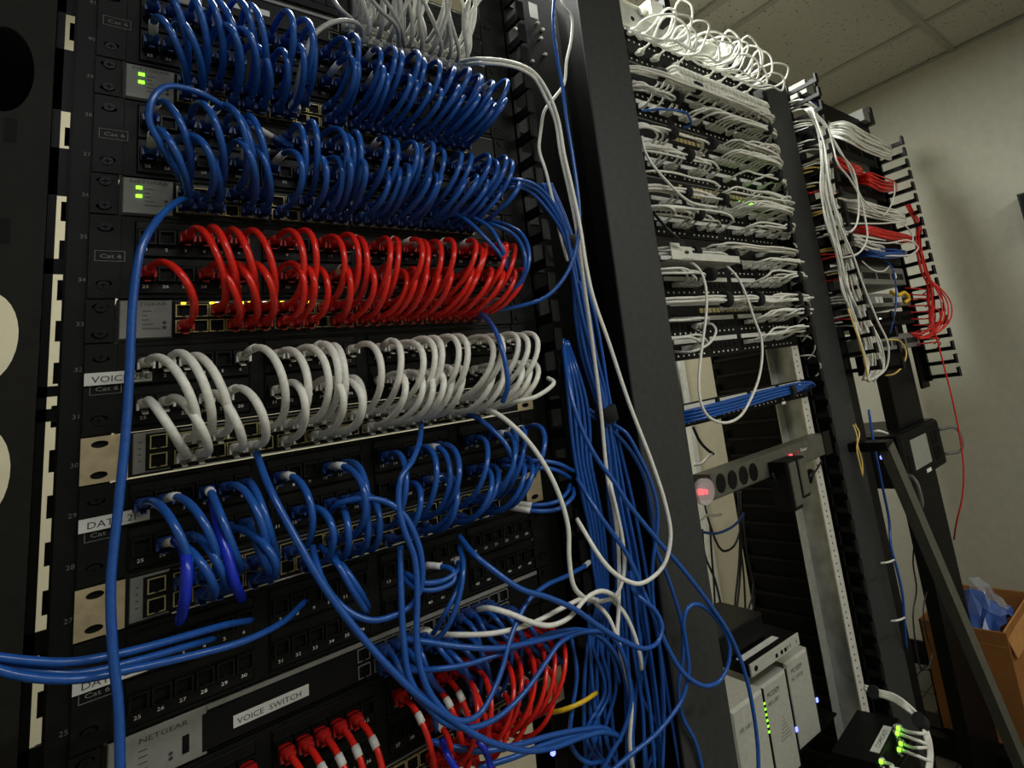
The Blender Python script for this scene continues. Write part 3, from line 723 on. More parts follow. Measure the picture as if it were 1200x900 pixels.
# rear cable manager ribs seen through the middle rack
comb('cable_manager', 'black ribbed rear cable manager seen through the lower middle rack', 1288, 84, -230, -1300, 40, bar=7, tip=26, spine=24)
t = empty('cable_manager', 'black rear manager plate behind the ribs of the middle rack', 'cable manager', (1296, 84, -1335)); part('plate', MB().box(0, 3, 0, 245, 0, 1380), DEEP, t)
comb('cable_manager', 'black finger comb right of the galvanised rail', 1272, -2, 40, -1300, 780, bar=12, tip=28)
t = empty('cable_manager', 'black back plate between galvanised rail and second charcoal upright', 'cable manager', (1262, 70, -1335)); part('back_plate', MB().box(0, 190, 0, 3, 0, 2105), BLACK2, t)
# cables tucked beside the rail
for j in range(14):
    z0 = 650-j*52; 
    P = catmull([(1262+R(0, 8), 10, z0), (1278, -26, z0-10+R(-8, 8)), (1292+R(0, 20), -22, z0-40), (1300, 30, z0-80)], 4)
    thin('white', P, 'thin white cable tucked into the fingers beside the galvanised rail', 'white cables tucked beside the galvanised rail', plug=None)
# rear posts seen through the rack
for n_, (u, nm) in enumerate(((856, 'right'), (795, 'left'))):
    a = at(u, 470 if n_ == 0 else 450, 640)
    t = empty('wall_channel', 'pale vertical channel on the cream wall, %s of the two behind the middle rack' % nm, 'channel', (a[0], 860, FL))
    part('channel', MB().box(-14, 14, 0, 38, 0, 2100), ZINCL, t)
a = at(835, 430, 640); t = empty('wall_conduit', 'grey tapering conduit end on the cream wall', 'conduit', (a[0], 840, a[2]))
part('pipe', MB().cyl((0, 0, 60), (40, 40, -140), 16, 10), PLATE2, t)
def cordset(label, grp, lines, Y, r=3):
    for ln in lines: cable(label, [(u, v, Y) for u, v in ln], 'black', r, group=grp, name='power_cable', cat='cord', per=4, sides=6)
cordset('thin black cord hanging in front of the cream wall under the power strip', 'black cords against the cream wall', [
    [(865, 575), (867, 620), (866, 660), (862, 700), (860, 735)], [(868, 575), (869, 640), (866, 690), (861, 735)], [(871, 600), (876, 650), (884, 690), (880, 735)],
    [(826, 592), (832, 615), (846, 645), (860, 640), (868, 620)], [(823, 620), (826, 650), (838, 680), (846, 715), (850, 735)], [(832, 615), (834, 650), (837, 690), (838, 735)],
    [(868, 640), (872, 680), (874, 735)], [(884, 680), (880, 705), (868, 735)]], 240)
cable('dark blue cord sagging below the night light', [(820, 623, 150), (840, 625, 150), (860, 616, 150), (873, 602, 150)], 'blue', 3)
cable('black cord with ferrite running off the power strip', [(905, 555, -60), (918, 574, -60), (930, 574, -70), (942, 566, -70), (955, 553, -60), (963, 540, -30)], 'black', 2.4, name='power_cable', cat='cord')
a = at(949, 558, -72); tag(link('ferrite_bead', MB().cyl((-9, 0, -9), (9, 0, 9), 8, 12).mesh('ferrite_bead', BLACK2), None, V(*a)), 'black ferrite bead on the cord below the strip', 'ferrite')
cable('black cord crossing the upper cream wall to a small clip', [(812, 500, 300), (820, 517, 300), (830, 528, 300), (836, 532, 300)], 'black', 4, name='power_cable', cat='cord')
cable('white lead below the clip on the cream wall', [(812, 545, 300), (822, 543, 300), (828, 537, 300), (834, 531, 300)], 'white', 4)
cable('white lead by the night light', [(820, 610, 100), (828, 604, 100), (838, 604, 100), (845, 603, 100)], 'white', 3)

# ---------------------------------------------------------------- far rack
X3 = 1544
comb('cable_manager', 'black finger comb holding the vertical white bundle of the far rack', 1478, 0, 100, -100, 790, bar=11, tip=26, th=4, spine=30)
comb('cable_manager', 'short black finger frames right of the vertical white bundle', 1585, 0, 118, -110, 60, bar=11, tip=28, th=4)
comb('cable_manager', 'black finger comb in front of the right wall at the end of the far rack', 2064, 0, 98, -180, 715, bar=13, tip=30, th=7, spine=30)
t = empty('cable_manager', 'black channel behind the fingers at the end of the far rack', 'cable manager', (2040, 0, -200)); part('back_plate', MB().box(-20, 44, 20, 30, 0, 980), BLACK2, t)
upright(1486, 1560, 26, 700, 'black narrow upright right of the second charcoal upright, with a blue cable tied to it', cov=BLACK2)
upright(1790, 1990, 30, 60, 'black wide upright of the far rack behind the screen unit', cov=BLACK2)
t = empty('rack_crossbar', 'black crossbar at the top of the far rack', 'crossbar', (1540, 0, 735)); part('face', MB().box(0, 490, 0, 4, -10, 50), BLACK2, t); part('sticker', MB().box(60, 110, -1.5, 0, 5, 34), BFILM, t)
for (X, nm) in ((1560, 'left'), (1960, 'right')):
    t = empty('crossbar_clamp', 'grey and black clamp block at the %s end of the far rack crossbar' % nm, 'clamp', (X, -20, 778))
    part('block', MB().box(0, 56, 0, 60, 0, 44), PLATE, t); part('cap', MB().box(52, 76, -6, 66, -5, 62), BLACK2, t)
def far_panel(Zt, h, label, mt=BLACK2, cat='patch panel', nm='patch_bay', y1=40):
    t = empty(nm, label, cat, (X3, 0, Zt)); part('body', MB().bev(30, 482, -4, y1, -h, 0, 2), mt, t)
    m = MB()
    for i in range(24): m.box(PX[i]+8-5, PX[i]+8+5, -5.4, -3.9, -h*.7, -h*.35)
    o = part('jack_row', m, DEEP, t); o['kind'] = 'stuff'; return t
for z, h, lb in ((690, 88, 'patch panel behind the pale cable swirl of the far rack'), (560, 88, 'patch panel behind the upper red cables of the far rack'), (440, 88, 'patch panel behind the white cable swirl of the far rack'), (320, 88, 'patch panel behind the lower red cables of the far rack')): far_panel(z, h, lb)
t = far_panel(222, 60, 'grey network unit below the blue cables of the far rack', PLATE, 'network switch', 'network_switch', 220); part('logo', MB().cyl((400, -4, -28), (400, -5.5, -28), 11, 12), PRINT, t)
t = far_panel(132, 44, 'pale network unit with white plugs and yellow cable in the far rack', PLATE, 'network switch', 'network_switch', 220)
for x in (170, 200, 330, 350): part('plug_end', MB().box(x, x+22, -20, -4, -34, -14), LABEL, t)
t = far_panel(70, 44, 'black network unit with small white lights in the far rack', BLACK2, 'network switch', 'network_switch', 220)
part('light', MB().box(200, 214, -6, -4, -30, -18), WLED, t); part('light', MB().box(300, 309, -6, -4, -30, -20), WLED, t)
far_panel(-4, 50, 'lowest pale panel of the far rack behind the white bundle', PLATE, 'network switch', 'network_switch')
def swirl(n_, u0, v0, u1, v1, sag, col, label, grp, Y=-70, wob=6, r=2.6):
    for j in range(n_):
        q = (j/(n_-1)-.5)*2 if n_ > 1 else 0
        P = [(u0, v0+q*wob*.6+R(-1, 1), -20), (u0+(u1-u0)*.25, v0+(v1-v0)*.25-sag*.5+q*wob, Y+R(-15, 15)), (u0+(u1-u0)*.6, v0+(v1-v0)*.6+q*wob+R(-1.5, 1.5), Y-10+R(-10, 10)), (u1-3, v1+q*wob*.8, Y+R(-8, 8)), (u1+1, v1+q*wob*.5+2, -20)]
        cable(label, P, col, r, group=grp, per=5, sides=6)
swirl(16, 972, 152, 1044, 178, 10, 'white', 'pale cable in the thick swirl at the top of the far rack', 'pale swirl at the top of the far rack', wob=11)
swirl(8, 968, 190, 1010, 200, 6, 'red', 'red cable in the small bundle left of the upper red bundle', 'small upper red bundle of the far rack', wob=6)
swirl(12, 1006, 212, 1050, 218, 8, 'red', 'red cable in the broad upper bundle of the far rack', 'broad upper red bundle of the far rack', wob=7)
swirl(12, 988, 240, 1060, 255, 2, 'white', 'white cable in the swirl between the two red bundles', 'white swirl of the far rack', wob=8)
swirl(12, 1000, 270, 1068, 280, 4, 'red', 'red cable in the lower red bundle of the far rack', 'lower red bundle of the far rack', wob=5)
swirl(7, 994, 284, 1036, 292, 6, 'white', 'white cable under the lower red bundle', 'white cables under the lower red bundle', wob=5)
swirl(6, 1005, 298, 1062, 297, 3, 'blue', 'blue cable above the grey unit of the far rack', 'blue cables above the grey unit', wob=4)
cable('white cable curling round the right of the lower red bundle', [(1000, 280, -90), (1040, 285, -100), (1066, 282, -110), (1076, 290, -115), (1068, 298, -105), (1040, 300, -90), (1032, 302, -60)], 'white', 2.6)
cable('white cable curling round the right of the white swirl', [(990, 262, -90), (1030, 262, -100), (1056, 262, -110), (1066, 270, -110), (1070, 280, -110), (1062, 286, -100), (1045, 284, -80)], 'white', 2.6)
cable('white drooping cable between upper red bundle and white swirl', [(1048, 214, -100), (1048, 228, -110), (1040, 248, -105), (1034, 254, -90)], 'white', 2.4)
cable('small white loop on the grey unit', [(1010, 306, -60), (1022, 316, -90), (1034, 318, -90), (1042, 312, -70)], 'white', 2.4)
# vertical white bundle
ctr = [(946, 128), (962, 150), (968, 185), (970, 225), (978, 262), (988, 300), (996, 340), (1008, 372), (1020, 402), (1026, 430), (1018, 446)]
for j in range(16):
    q = j-7.5; P = []
    for i, (u, v) in enumerate(ctr):
        f_ = [.2, .5, .7, .9, 1, 1, 1.1, 1.2, 1.3, 1.3, .7][i]
        P.append((u+q*1.15*f_+R(-1.6, 1.6), v+R(-1, 1), -60-abs(q)*2+R(-16, 16)))
    cable('white cable in the thick vertical bundle at the left of the far rack', P, 'white', 2.8, group='vertical white bundle of the far rack', per=4, sides=7)
W3 = 'long loose white cable before the far rack, '
cable(W3+'ending in a bend above the blue cables', [(948, 126, -80), (968, 146, -100), (976, 170, -110), (982, 192, -120), (996, 210, -120), (1008, 232, -120), (1014, 256, -120), (1016, 280, -120), (1004, 298, -110), (988, 302, -80)], 'white', 2.8)
cable(W3+'its turn beside the white swirl', [(950, 128, -80), (970, 152, -100), (984, 178, -115), (1000, 200, -120), (1006, 232, -120), (1004, 262, -120), (996, 272, -110), (986, 270, -80)], 'white', 2.8)
cable(W3+'the outermost one down to the bundle foot', [(952, 128, -90), (966, 170, -110), (972, 215, -120), (984, 262, -125), (1000, 300, -130), (1012, 335, -130), (1028, 375, -130), (1041, 405, -130), (1038, 432, -110), (1018, 447, -80)], 'white', 2.8)
cable(W3+'reaching right across to the swirl', [(950, 126, -80), (972, 156, -100), (992, 190, -110), (1010, 232, -110), (1028, 248, -100), (1042, 252, -90)], 'white', 2.6)
# loose horizontal cables in the fingers left of the bundle
for j in range(11):
    z = 700-j*66; col = ['white', 'white', 'white', 'fibre', 'red', 'fibre', 'white', 'red', 'red', 'white', 'white'][j]
    for q in range(4):
        c_ = col if q < 2 else random.choice(['white', 'red', 'fibre', 'white'] if j > 3 else ['white'])
        P = [(1470+R(-6, 4), 20, z+q*9+R(-5, 5)), (1488, -40+R(-10, 10), z+q*9-6), (1510+R(0, 20), -60, z+q*8-20+R(-12, 6)), (1540, -30, z+q*6-46)]
        cable({'white': 'white', 'fibre': 'pale yellow', 'red': 'red'}[c_]+' cable passing through the comb fingers left of the vertical white bundle', P, c_, 2.6, group='cables through the left comb of the far rack, '+c_, pts3=True, per=4, sides=6)
# red spill on the right of the far rack
rs = [(1064, 240), (1076, 262), (1077, 290), (1083, 316), (1089, 334), (1092, 360), (1094, 392)]
for j in range(9):
    q = j-4; P = [(u+q*.8+R(-1, 1), v+R(-2, 2), -70+R(-20, 20)) for u, v in rs]
    w_ = R(0, 16)
    P += [(1094+w_*.8, 360+w_*.5, -110), (1092+w_, 376, -110), (1080, 392+R(-3, 4), -80), (1066, 390, -50)] if j % 2 else [(1098, 400, -100), (1096, 392, -90)]
    cable('red cable spilling down the right end comb of the far rack', P[:7] if j % 2 == 0 else P[:6]+P[7:], 'red', 2.4, group='red spill at the right end of the far rack', per=4, sides=6)
for (e0, e1, e2) in ((12, 8, 0), (16, 14, 2), (20, 16, 6), (9, 4, 0)):
    cable('red cable bulging out in a loop against the right wall', [(1086, 325, -90), (1092+e0*.5, 338, -120), (1094+e0, 354, -130), (1095+e0, 370, -130), (1092+e1*.6, 388, -120), (1078, 395+e2*.3, -90), (1066, 390, -50)], 'red', 2.4, group='red loops against the right wall', per=5, sides=6)
cable('single red cable dropping down in front of the right wall', [(1092, 345, -110), (1093, 380, -120), (1100, 405, -120), (1107, 432, -120), (1116, 468, -120), (1124, 508, -110), (1129, 545, -100), (1128, 580, -80), (1121, 612, -40), (1118, 632, 10)], 'red', 2.6)
for j in range(10):
    z = 150-j*22
    P = [(1985+R(-10, 10), -8, z), (2010, -50, z-6+R(-8, 8)), (2050+R(-8, 8), -60, z-14+R(-8, 8)), (2080, -30, z-30)]
    cable('short red cable woven through the right end comb fingers', P, 'red', 2.6, group='red cables woven in the right end comb', pts3=True, per=4, sides=6)
cable('yellow cable arc beside the foot of the white bundle', [(1040, 398, -70), (1055, 400, -80), (1062, 412, -85), (1058, 428, -80), (1048, 438, -70), (1038, 440, -60)], 'fibre', 2.4)
cable('yellow fibre hanging over the lower white bundle', [(994, 362, -110), (1002, 385, -120), (1008, 402, -125), (1014, 425, -125), (1017, 447, -115)], 'fibre', 2.4)
cable('yellow fibre pair dangling below the comb', [(1000, 498, -60), (1004, 510, -70), (1005, 522, -70), (1010, 540, -70), (1011, 555, -70)], 'fibre', 1.8)
cable('yellow fibre strand crossing the dangling pair', [(1002, 497, -60), (1007, 508, -70), (1004, 525, -70), (1008, 545, -72), (1011, 558, -70)], 'fibre', 1.8)
cable('thick yellow plug tail on the pale unit of the far rack', [(1044, 342, -40), (1052, 346, -70), (1060, 343, -80), (1065, 350, -80), (1060, 355, -70)], 'yellow', 6)
cable('blue cable falling past the grey unit to the screen unit', [(1036, 304, -60), (1046, 315, -90), (1050, 340, -100), (1049, 365, -100), (1043, 390, -80), (1040, 400, -60)], 'blue', 2.4)
cable('blue cable tied down the black narrow upright', [(1018, 480, -40), (1024, 520, -40), (1034, 570, -40), (1042, 610, -40), (1044, 640, -45), (1052, 670, -45), (1058, 700, -40), (1060, 730, -30), (1062, 760, -10)], 'blue', 3.6)
for (u, v) in ((1040, 659), (1052, 727)):
    cable('white zip tie round the black narrow upright', [(u-8, v+1, -45), (u, v, -60), (u+8, v-3, -55)], 'white', 2.4, group='zip ties on the narrow upright', name='zip_tie', cat='cable tie')

# screen unit
t = empty('ups_unit', 'black rack unit with a small grey screen and side handles in the far rack', 'power unit', (1669, 0, -300))
part('chassis', MB().box(-6, 322, 0, 330, -146, 4), BLACK2, t)
part('bezel', MB().bev(0, 318, -16, 0, -142, 0, 8), BLACK, t)
part('screen', MB().bev(70, 196, -18, -15, -112, -24, 2), SCREEN, t)
part('badge', MB().box(142, 176, -17.5, -15, -134, -124), PRINT, t)
for x in (232, 262):
    for z in (-40, -88): part('vent', MB().box(x, x+20, -17, -15, z-26, z+12), DEEP, t)
for x in (30,): part('vent', MB().box(x, x+24, -17, -15, -112, -60), DEEP, t)
part('handle', MB().tube(catmull([(312, -14, -34), (352, -50, -34), (360, -60, -50), (360, -60, -98), (352, -50, -112), (312, -14, -112)], 4), 5, 8), PLATE2, t)
part('handle', MB().tube(catmull([(4, -14, -110), (-34, -50, -110), (-40, -60, -126), (-40, -60, -178), (-34, -50, -190), (4, -14, -190)], 4), 5, 8), PLATE2, t)
a = at(1032, 536, -20); tag(link('indicator_light', MB().cyl((0, 0, 0), (0, -4, 0), 5, 10).mesh('indicator_light', BLED), None, V(*a)), 'blue-violet light glowing left of the screen unit', 'light')
cable('white cable end curling over the screen unit', [(1018, 508, -20), (1028, 505, -50), (1040, 508, -50)], 'white', 3.4)
# leaning brace
a = Vector(at(1043, 522, -110)); b = Vector(at(1200, 892, -150))
d = (b-a).normalized(); side = d.cross(Vector((0, 1, 0))).normalized(); nrm = side.cross(d)
t = empty('diagonal_brace', 'long olive-grey brace slanting down from the screen unit', 'brace', tuple(a))
LN = (b-a).length; q = []
for s_ in (0, LN*1.15):
    for (sx, sy) in ((-17, -4), (17, -4), (17, 26), (-17, 26)): q.append(d*s_+side*sx+nrm*sy)
part('bar', MB().add(q, [(0,1,2,3), (7,6,5,4), (0,4,5,1), (1,5,6,2), (2,6,7,3), (3,7,4,0)]), OLIVE, t)
part('bracket', MB().box(-20, 22, 0, 110, -10, 12), BLACK2, t)
# base of the far rack
t = empty('floor_angle', 'black angle base plates of the far rack on the floor', 'rack base', (1420, -60, FL))
part('base_plate', MB().box(0, 640, 0, 130, 0, 10), BLACK, t); part('angle_upstand', MB().box(0, 640, 118, 128, 10, 90), BLACK, t)
part('foot_channel', MB().box(520, 640, -520, 420, 10, 62).box(560, 600, -500, 400, 62, 66), BLACK, t)
part('anchor_bolt', MB().cyl((300, 60, 10), (300, 60, 26), 16, 12), PLATE2, t)
# cardboard box
t = empty('cardboard_box', 'open brown cardboard box on the floor behind the brace', 'box', (1990, -62, FL))
H = 390
part('front_panel', MB().box(0, 6, 0, 268, 0, H), CARD, t); part('side_panel', MB().box(0, 330, -6, 0, 0, H), CARD, t)
part('side_panel', MB().box(0, 330, 262, 268, 0, H), CARD, t); part('back_panel', MB().box(324, 330, 0, 268, 0, H), CARD, t)
part('bottom', MB().box(0, 330, 0, 268, 1, 6), CARD, t); part('crease_band', MB().box(-.6, 0, 0, 268, H-42, H-40), CARDE, t)
part('flap', MB().add([(6, 0, H), (320, 0, H), (320, -26, H-70), (6, -22, H-70), (6, 4, H+2), (320, 4, H+2), (320, -22, H-68), (6, -18, H-68)], [(0,3,2,1), (4,5,6,7), (0,1,5,4), (1,2,6,5), (2,3,7,6), (3,0,4,7)]), CARDE, t)
def crumple(cx_, cy_, cz_, s_, sz, seed):
    rr = random.Random(seed); m = MB(); n = 9; vs = []
    for i in range(n):
        for j in range(n): vs.append((cx_+(i/(n-1)-.5)*s_+rr.uniform(-12, 12), cy_+(j/(n-1)-.5)*s_+rr.uniform(-12, 12), cz_+sz*math.exp(-((i-4)**2+(j-4)**2)/9)+rr.uniform(-22, 22)))
    m.add(vs, [(i*n+j, i*n+j+1, (i+1)*n+j+1, (i+1)*n+j) for i in range(n-1) for j in range(n-1)]); return m
tag(link('plastic_bag', crumple(0, 0, 0, 200, 90, 3).mesh('plastic_bag', BFILM), None, V(2120, 60, FL+H-30)), 'crumpled blue plastic bag sticking out of the cardboard box', 'bag')
tag(link('plastic_bag', crumple(0, 0, 0, 150, 110, 5).mesh('plastic_bag', FILM), None, V(2200, 60, FL+H-40)), 'clear crumpled plastic film on top of the cardboard box', 'bag')
for n_, ln in enumerate(([(1063, 605, 100), (1071, 625, 100), (1070, 660, 100), (1074, 690, 100), (1070, 720, 100), (1074, 760, 100), (1080, 785, 100), (1086, 780, 100)], [(1092, 665, 60), (1087, 690, 60), (1082, 715, 60), (1085, 740, 60), (1092, 765, 60), (1088, 785, 60)])):
    cable('thin black wavy cord %s the brace in front of the box' % ('left of' if n_ == 0 else 'emerging behind'), ln, 'black', 2.6, name='power_cable', cat='cord', sides=6)
cable('black pipe at the foot of the right wall', [(1184, 757, 60), (1200, 747, -20), (1215, 737, -90)], 'black', 6, name='floor_pipe', cat='pipe')
tag(link('wall_screen', MB().bev(0, 55, -700, 0, -130, 0, 3).box(-1, 0, -690, -8, -122, -8, 1).mesh('wall_screen', [BLACK2, DEEP]), None, V(RX1-57, -336, 436)), 'black edge of a wall screen at the right border', 'screen')

# COMCAST box
a = at(1005, 826, -60)
t = empty('router_box', 'black box labelled COMCAST with green-lit plugs at lower right', 'router', (1120, -60, -740))
e1 = Vector((157, 0, -101)); e1 = Vector(at(1055, 842, -100))-Vector(at(1012, 818, 60))
TL = Vector((1060, 130, -790)); 
t.location = V(1036, -133, -780); t.rotation_euler = (0, 0, math.radians(7))
part('case', MB().bev(0, 146, 0, 92, -44, 0, 3), BLACK2, t)
vs_, fs_, _w = glyphs('COMCAST')
part('paper_label', MB().box(28, 112, 6, 24, 0, 1, 0).add([(42+a_*12, 10+b_*13, 1.3) for a_, b_ in vs_], fs_, 1), [LABEL, INK], t)
t = empty('black_cabinet', 'black cabinet standing under the COMCAST box', 'cabinet', (1020, -125, FL)); part('case', MB().bev(0, 190, 0, 110, 0, -824-FL, 4), DEEP, t); part('door', MB().bev(8, 182, -3, 0, 10, -832-FL, 2), BLACK2, t)
HC = [(1020, 812), (1030, 812), (1045, 818), (1062, 829), (1076, 842)]
for j in range(7):
    o = j-3
    P = [(1014+R(-2, 2), 806+o*.8, -60), (1026, 811+o*.9, -90), (1048, 818+o*1.2, -130), (1064, 829+o*1.2, -160), (1080+o*.6, 844+o, -180), (1086+o, 862, -190), (1090+o*.8, 882, -190), (1088+o, 905, -190)]
    cable('white cable in the tied bunch arching over the COMCAST box', P, 'white', 2.6, group='white bunch at the COMCAST box', sides=7)
for j, (u, v, uu, vv) in enumerate(((1052, 853, 1086, 860), (1051, 859, 1090, 874), (1055, 871, 1086, 876), (1053, 878, 1090, 892), (1032, 892, 1054, 902))):
    P = [(u+4, v+1, -140), (u+14, v+5, -168), (uu-10, (vv+v+6)/2, -188), (uu, vv, -190)]
    cable('short white cable plugged into the green-lit port of the COMCAST box', P, 'white', 2.8, plug0='clear', group='plugged cables of the COMCAST box', sides=7)
    a = at(u-1, v, -138); tag(link('port_light', MB().cyl((0, 0, 0), (0, -5, 0), 3.6, 8).mesh('port_light', GLED), None, V(*a)), 'small green light beside a plug of the COMCAST box', 'light', 'green lights of the COMCAST box')
a = at(1079, 846, -182); tag(link('velcro_tie', MB().cyl((-9, 0, 9), (9, 0, -9), 13, 12).mesh('velcro_tie', VELCRO), None, V(*a)), 'black velcro tie round the white bunch at lower right', 'cable tie')
a = at(1024, 811, -88); tag(link('velcro_tie', MB().cyl((-5, 0, 3), (5, 0, -3), 12, 12).mesh('velcro_tie', VELCRO), None, V(*a)), 'black velcro tie where the white bunch leaves the upright', 'cable tie')

# ---------------------------------------------------------------- loose cables in front of the near rack and manager
exec_cables = True
cable('thick blue cable running down the left of the near rack past VOICE 2FL', [(222, 230, -30), (205, 238, -80), (184, 258, -108), (166, 290, -118), (156, 350, -120), (152, 430, -120), (147, 510, -120), (139, 590, -120), (130, 680, -120), (132, 760, -120), (139, 830, -120), (141, 915, -120)], 'blue', 3.2, plug0='blue')
cable('blue cable arching up in front of the first lit switch, ending in a pale sleeve', [(226, 230, -34), (208, 203, -75), (190, 172, -95), (175, 142, -105), (179, 116, -108), (196, 101, -105), (232, 108, -95), (268, 128, -78), (300, 149, -55), (322, 162, -34)], 'blue', 3.0, slv=((.88, .99),), plug1='blue')
cable('long blue cable slanting from the white row down to lower centre', [(300, 530, -50), (316, 572, -85), (345, 628, -105), (378, 685, -115), (415, 735, -120), (452, 778, -125), (490, 815, -125), (525, 840, -125), (566, 866, -125), (592, 875, -122), (620, 880, -118), (650, 876, -110), (682, 864, -100), (706, 858, -95), (724, 862, -80)], 'blue', 3.2)
cable('blue cable closing a large ring in the lower centre', [(384, 604, -60), (398, 590, -90), (425, 584, -105), (452, 588, -112), (472, 602, -115), (486, 626, -118), (494, 655, -118), (493, 690, -115), (480, 711, -112), (460, 722, -110), (438, 727, -108), (414, 720, -105), (392, 702, -100), (376, 676, -90), (366, 640, -70)], 'blue', 3.1)
cable('blue cable dropping from the white row into a long U to the sleeved end', [(494, 496, -50), (491, 520, -90), (482, 542, -105), (470, 560, -112), (467, 590, -115), (474, 622, -118), (486, 655, -118), (489, 700, -120), (488, 740, -122), (491, 775, -124), (500, 805, -125), (515, 828, -125), (532, 843, -125), (549, 844, -125), (565, 833, -122), (579, 808, -118), (589, 782, -114), (597, 752, -108), (606, 728, -102), (620, 703, -96), (640, 686, -88), (662, 676, -76), (684, 664, -60), (690, 659, -50)], 'blue', 3.1, slv=((.97, 1.0),))
cable('blue cable in a wide U from lower centre up to the manager', [(469, 640, -100), (470, 690, -112), (473, 750, -118), (480, 795, -120), (500, 826, -122), (522, 847, -122), (548, 853, -122), (576, 845, -120), (601, 826, -116), (622, 802, -112), (640, 776, -108), (655, 755, -102), (670, 745, -98), (690, 740, -92), (712, 742, -90), (728, 762, -88), (737, 795, -88), (739, 825, -85), (730, 858, -80), (715, 885, -75), (705, 905, -70)], 'blue', 3.1)
cable('blue cable band sweeping right below the white wave', [(470, 748, -80), (498, 752, -95), (540, 758, -105), (580, 760, -108), (618, 754, -105), (650, 746, -98), (682, 740, -90), (706, 748, -85), (726, 775, -80), (735, 810, -76), (738, 850, -70)], 'blue', 3.1)
cable('blue cable rising right in front of the lowest red plugs', [(478, 786, -70), (514, 784, -90), (546, 779, -98), (578, 769, -102), (606, 758, -100), (640, 744, -95), (672, 738, -88), (700, 744, -80), (716, 764, -75), (726, 800, -70)], 'blue', 3.0)
cable('bright blue cable forming a broad loop right of centre', [(538, 628, -50), (556, 650, -85), (582, 671, -100), (610, 690, -110), (642, 700, -115), (672, 713, -120), (702, 734, -122), (730, 751, -124), (757, 760, -124), (771, 752, -122), (776, 735, -120), (768, 716, -115), (752, 702, -108), (742, 690, -95), (738, 670, -80)], 'blue', 3.2)
cable('bright blue cable crossing the charcoal upright down past the modems', [(660, 398, -40), (665, 440, -70), (672, 475, -85), (684, 508, -95), (700, 538, -105), (718, 562, -112), (736, 590, -118), (755, 614, -122), (774, 637, -126), (796, 662, -130), (816, 687, -132), (836, 714, -134), (852, 738, -135), (866, 768, -135), (876, 800, -135), (883, 835, -132), (888, 875, -130), (889, 910, -130)], 'blue', 3.2)
cable('blue cable curling in a ring over the charcoal upright by the modems', [(676, 560, -60), (700, 600, -90), (735, 650, -100), (757, 700, -108), (772, 735, -112), (785, 764, -116), (798, 785, -120), (812, 798, -124), (829, 804, -126), (844, 797, -128), (853, 780, -130), (855, 758, -130), (848, 738, -130), (832, 717, -128), (817, 708, -126), (806, 713, -124), (801, 730, -122), (804, 755, -120), (807, 785, -118), (800, 818, -115), (786, 840, -112), (768, 861, -108), (742, 882, -104), (716, 904, -100)], 'blue', 3.2)
cable('blue cable hanging in a tall arc left of the charcoal upright', [(690, 480, -50), (720, 498, -70), (734, 508, -80), (752, 540, -88), (763, 565, -92), (770, 592, -95), (770, 622, -95), (765, 660, -95), (765, 700, -92), (770, 735, -90), (775, 780, -86), (778, 830, -80), (776, 905, -70)], 'blue', 3.0)
cable('second blue cable of the tall arc left of the charcoal upright', [(690, 486, -45), (716, 503, -62), (740, 530, -74), (755, 560, -80), (764, 600, -84), (768, 640, -84), (780, 670, -88), (792, 705, -92), (800, 738, -92), (800, 772, -90), (795, 808, -86), (800, 840, -84), (815, 870, -82), (824, 905, -80)], 'blue', 3.0)
cable('light blue cable coming down the manager from above and swinging left to the red row', [(650, -10, -90), (648, 25, -95), (652, 62, -98), (659, 100, -100), (664, 140, -102), (671, 182, -105), (677, 225, -108), (679, 262, -108), (673, 300, -105), (658, 330, -98), (638, 349, -88), (612, 358, -72), (585, 363, -50), (572, 366, -36)], 'blue', 3.0, plug1='blue')
for n_, P in enumerate(([(520, 252, -34), (540, 254, -60), (566, 276, -85), (590, 305, -90), (594, 330, -60)], [(535, 252, -34), (556, 256, -62), (575, 268, -85), (590, 296, -95), (596, 322, -60)], [(556, 256, -34), (580, 264, -62), (604, 277, -85), (615, 300, -100), (612, 330, -90), (596, 345, -50)], [(568, 258, -34), (592, 263, -62), (612, 275, -88), (620, 296, -100), (617, 318, -100), (602, 340, -80), (578, 358, -40)])):
    cable('blue cable arching over the right end of the red loops', P, 'blue', 3.0, plug0='blue', group='blue arcs at the right end of the red loops')
cable('dark blue cable hanging from the red row over the white loops', [(562, 366, -34), (574, 377, -95), (584, 396, -128), (592, 425, -138), (595, 452, -138), (589, 471, -125)], 'blue', 3.2)
cable('blue cable curving from the bright edge into the blue loops', [(545, 482, -34), (568, 496, -70), (592, 520, -90), (602, 545, -92), (598, 565, -80)], 'blue', 3.2)
for n_, P in enumerate(([(-20, 768, -95), (30, 774, -98), (80, 776, -98), (140, 766, -92), (205, 749, -80), (262, 733, -60), (294, 727, -34)], [(-20, 780, -100), (30, 793, -104), (90, 796, -104), (150, 785, -98), (222, 769, -88), (284, 752, -78), (330, 730, -62), (357, 705, -34)], [(-20, 774, -90), (40, 786, -94), (100, 788, -92), (160, 774, -85), (220, 757, -70), (250, 748, -50)])):
    cable('blue cable leaving the picture at left, %s of three' % ('uppermost', 'lowest and longest', 'middle')[n_], P, 'blue', 3.2)
for n_, P in enumerate(([(575, 212, -40), (600, 210, -90), (622, 214, -100), (636, 224, -95), (650, 242, -85), (662, 268, -80)], [(570, 216, -40), (598, 214, -85), (622, 219, -95), (638, 232, -90), (655, 258, -80), (664, 275, -78)], [(565, 220, -40), (596, 219, -80), (618, 223, -88), (640, 244, -84), (660, 275, -76)])):
    cable('blue cable leaving the second blue row for the manager bundle', P+[(672, 320, -75), (682, 370, -75), (700, 440, -75), (712, 500, -75)], 'blue', 3.0, group='blue cables joining the manager bundle')
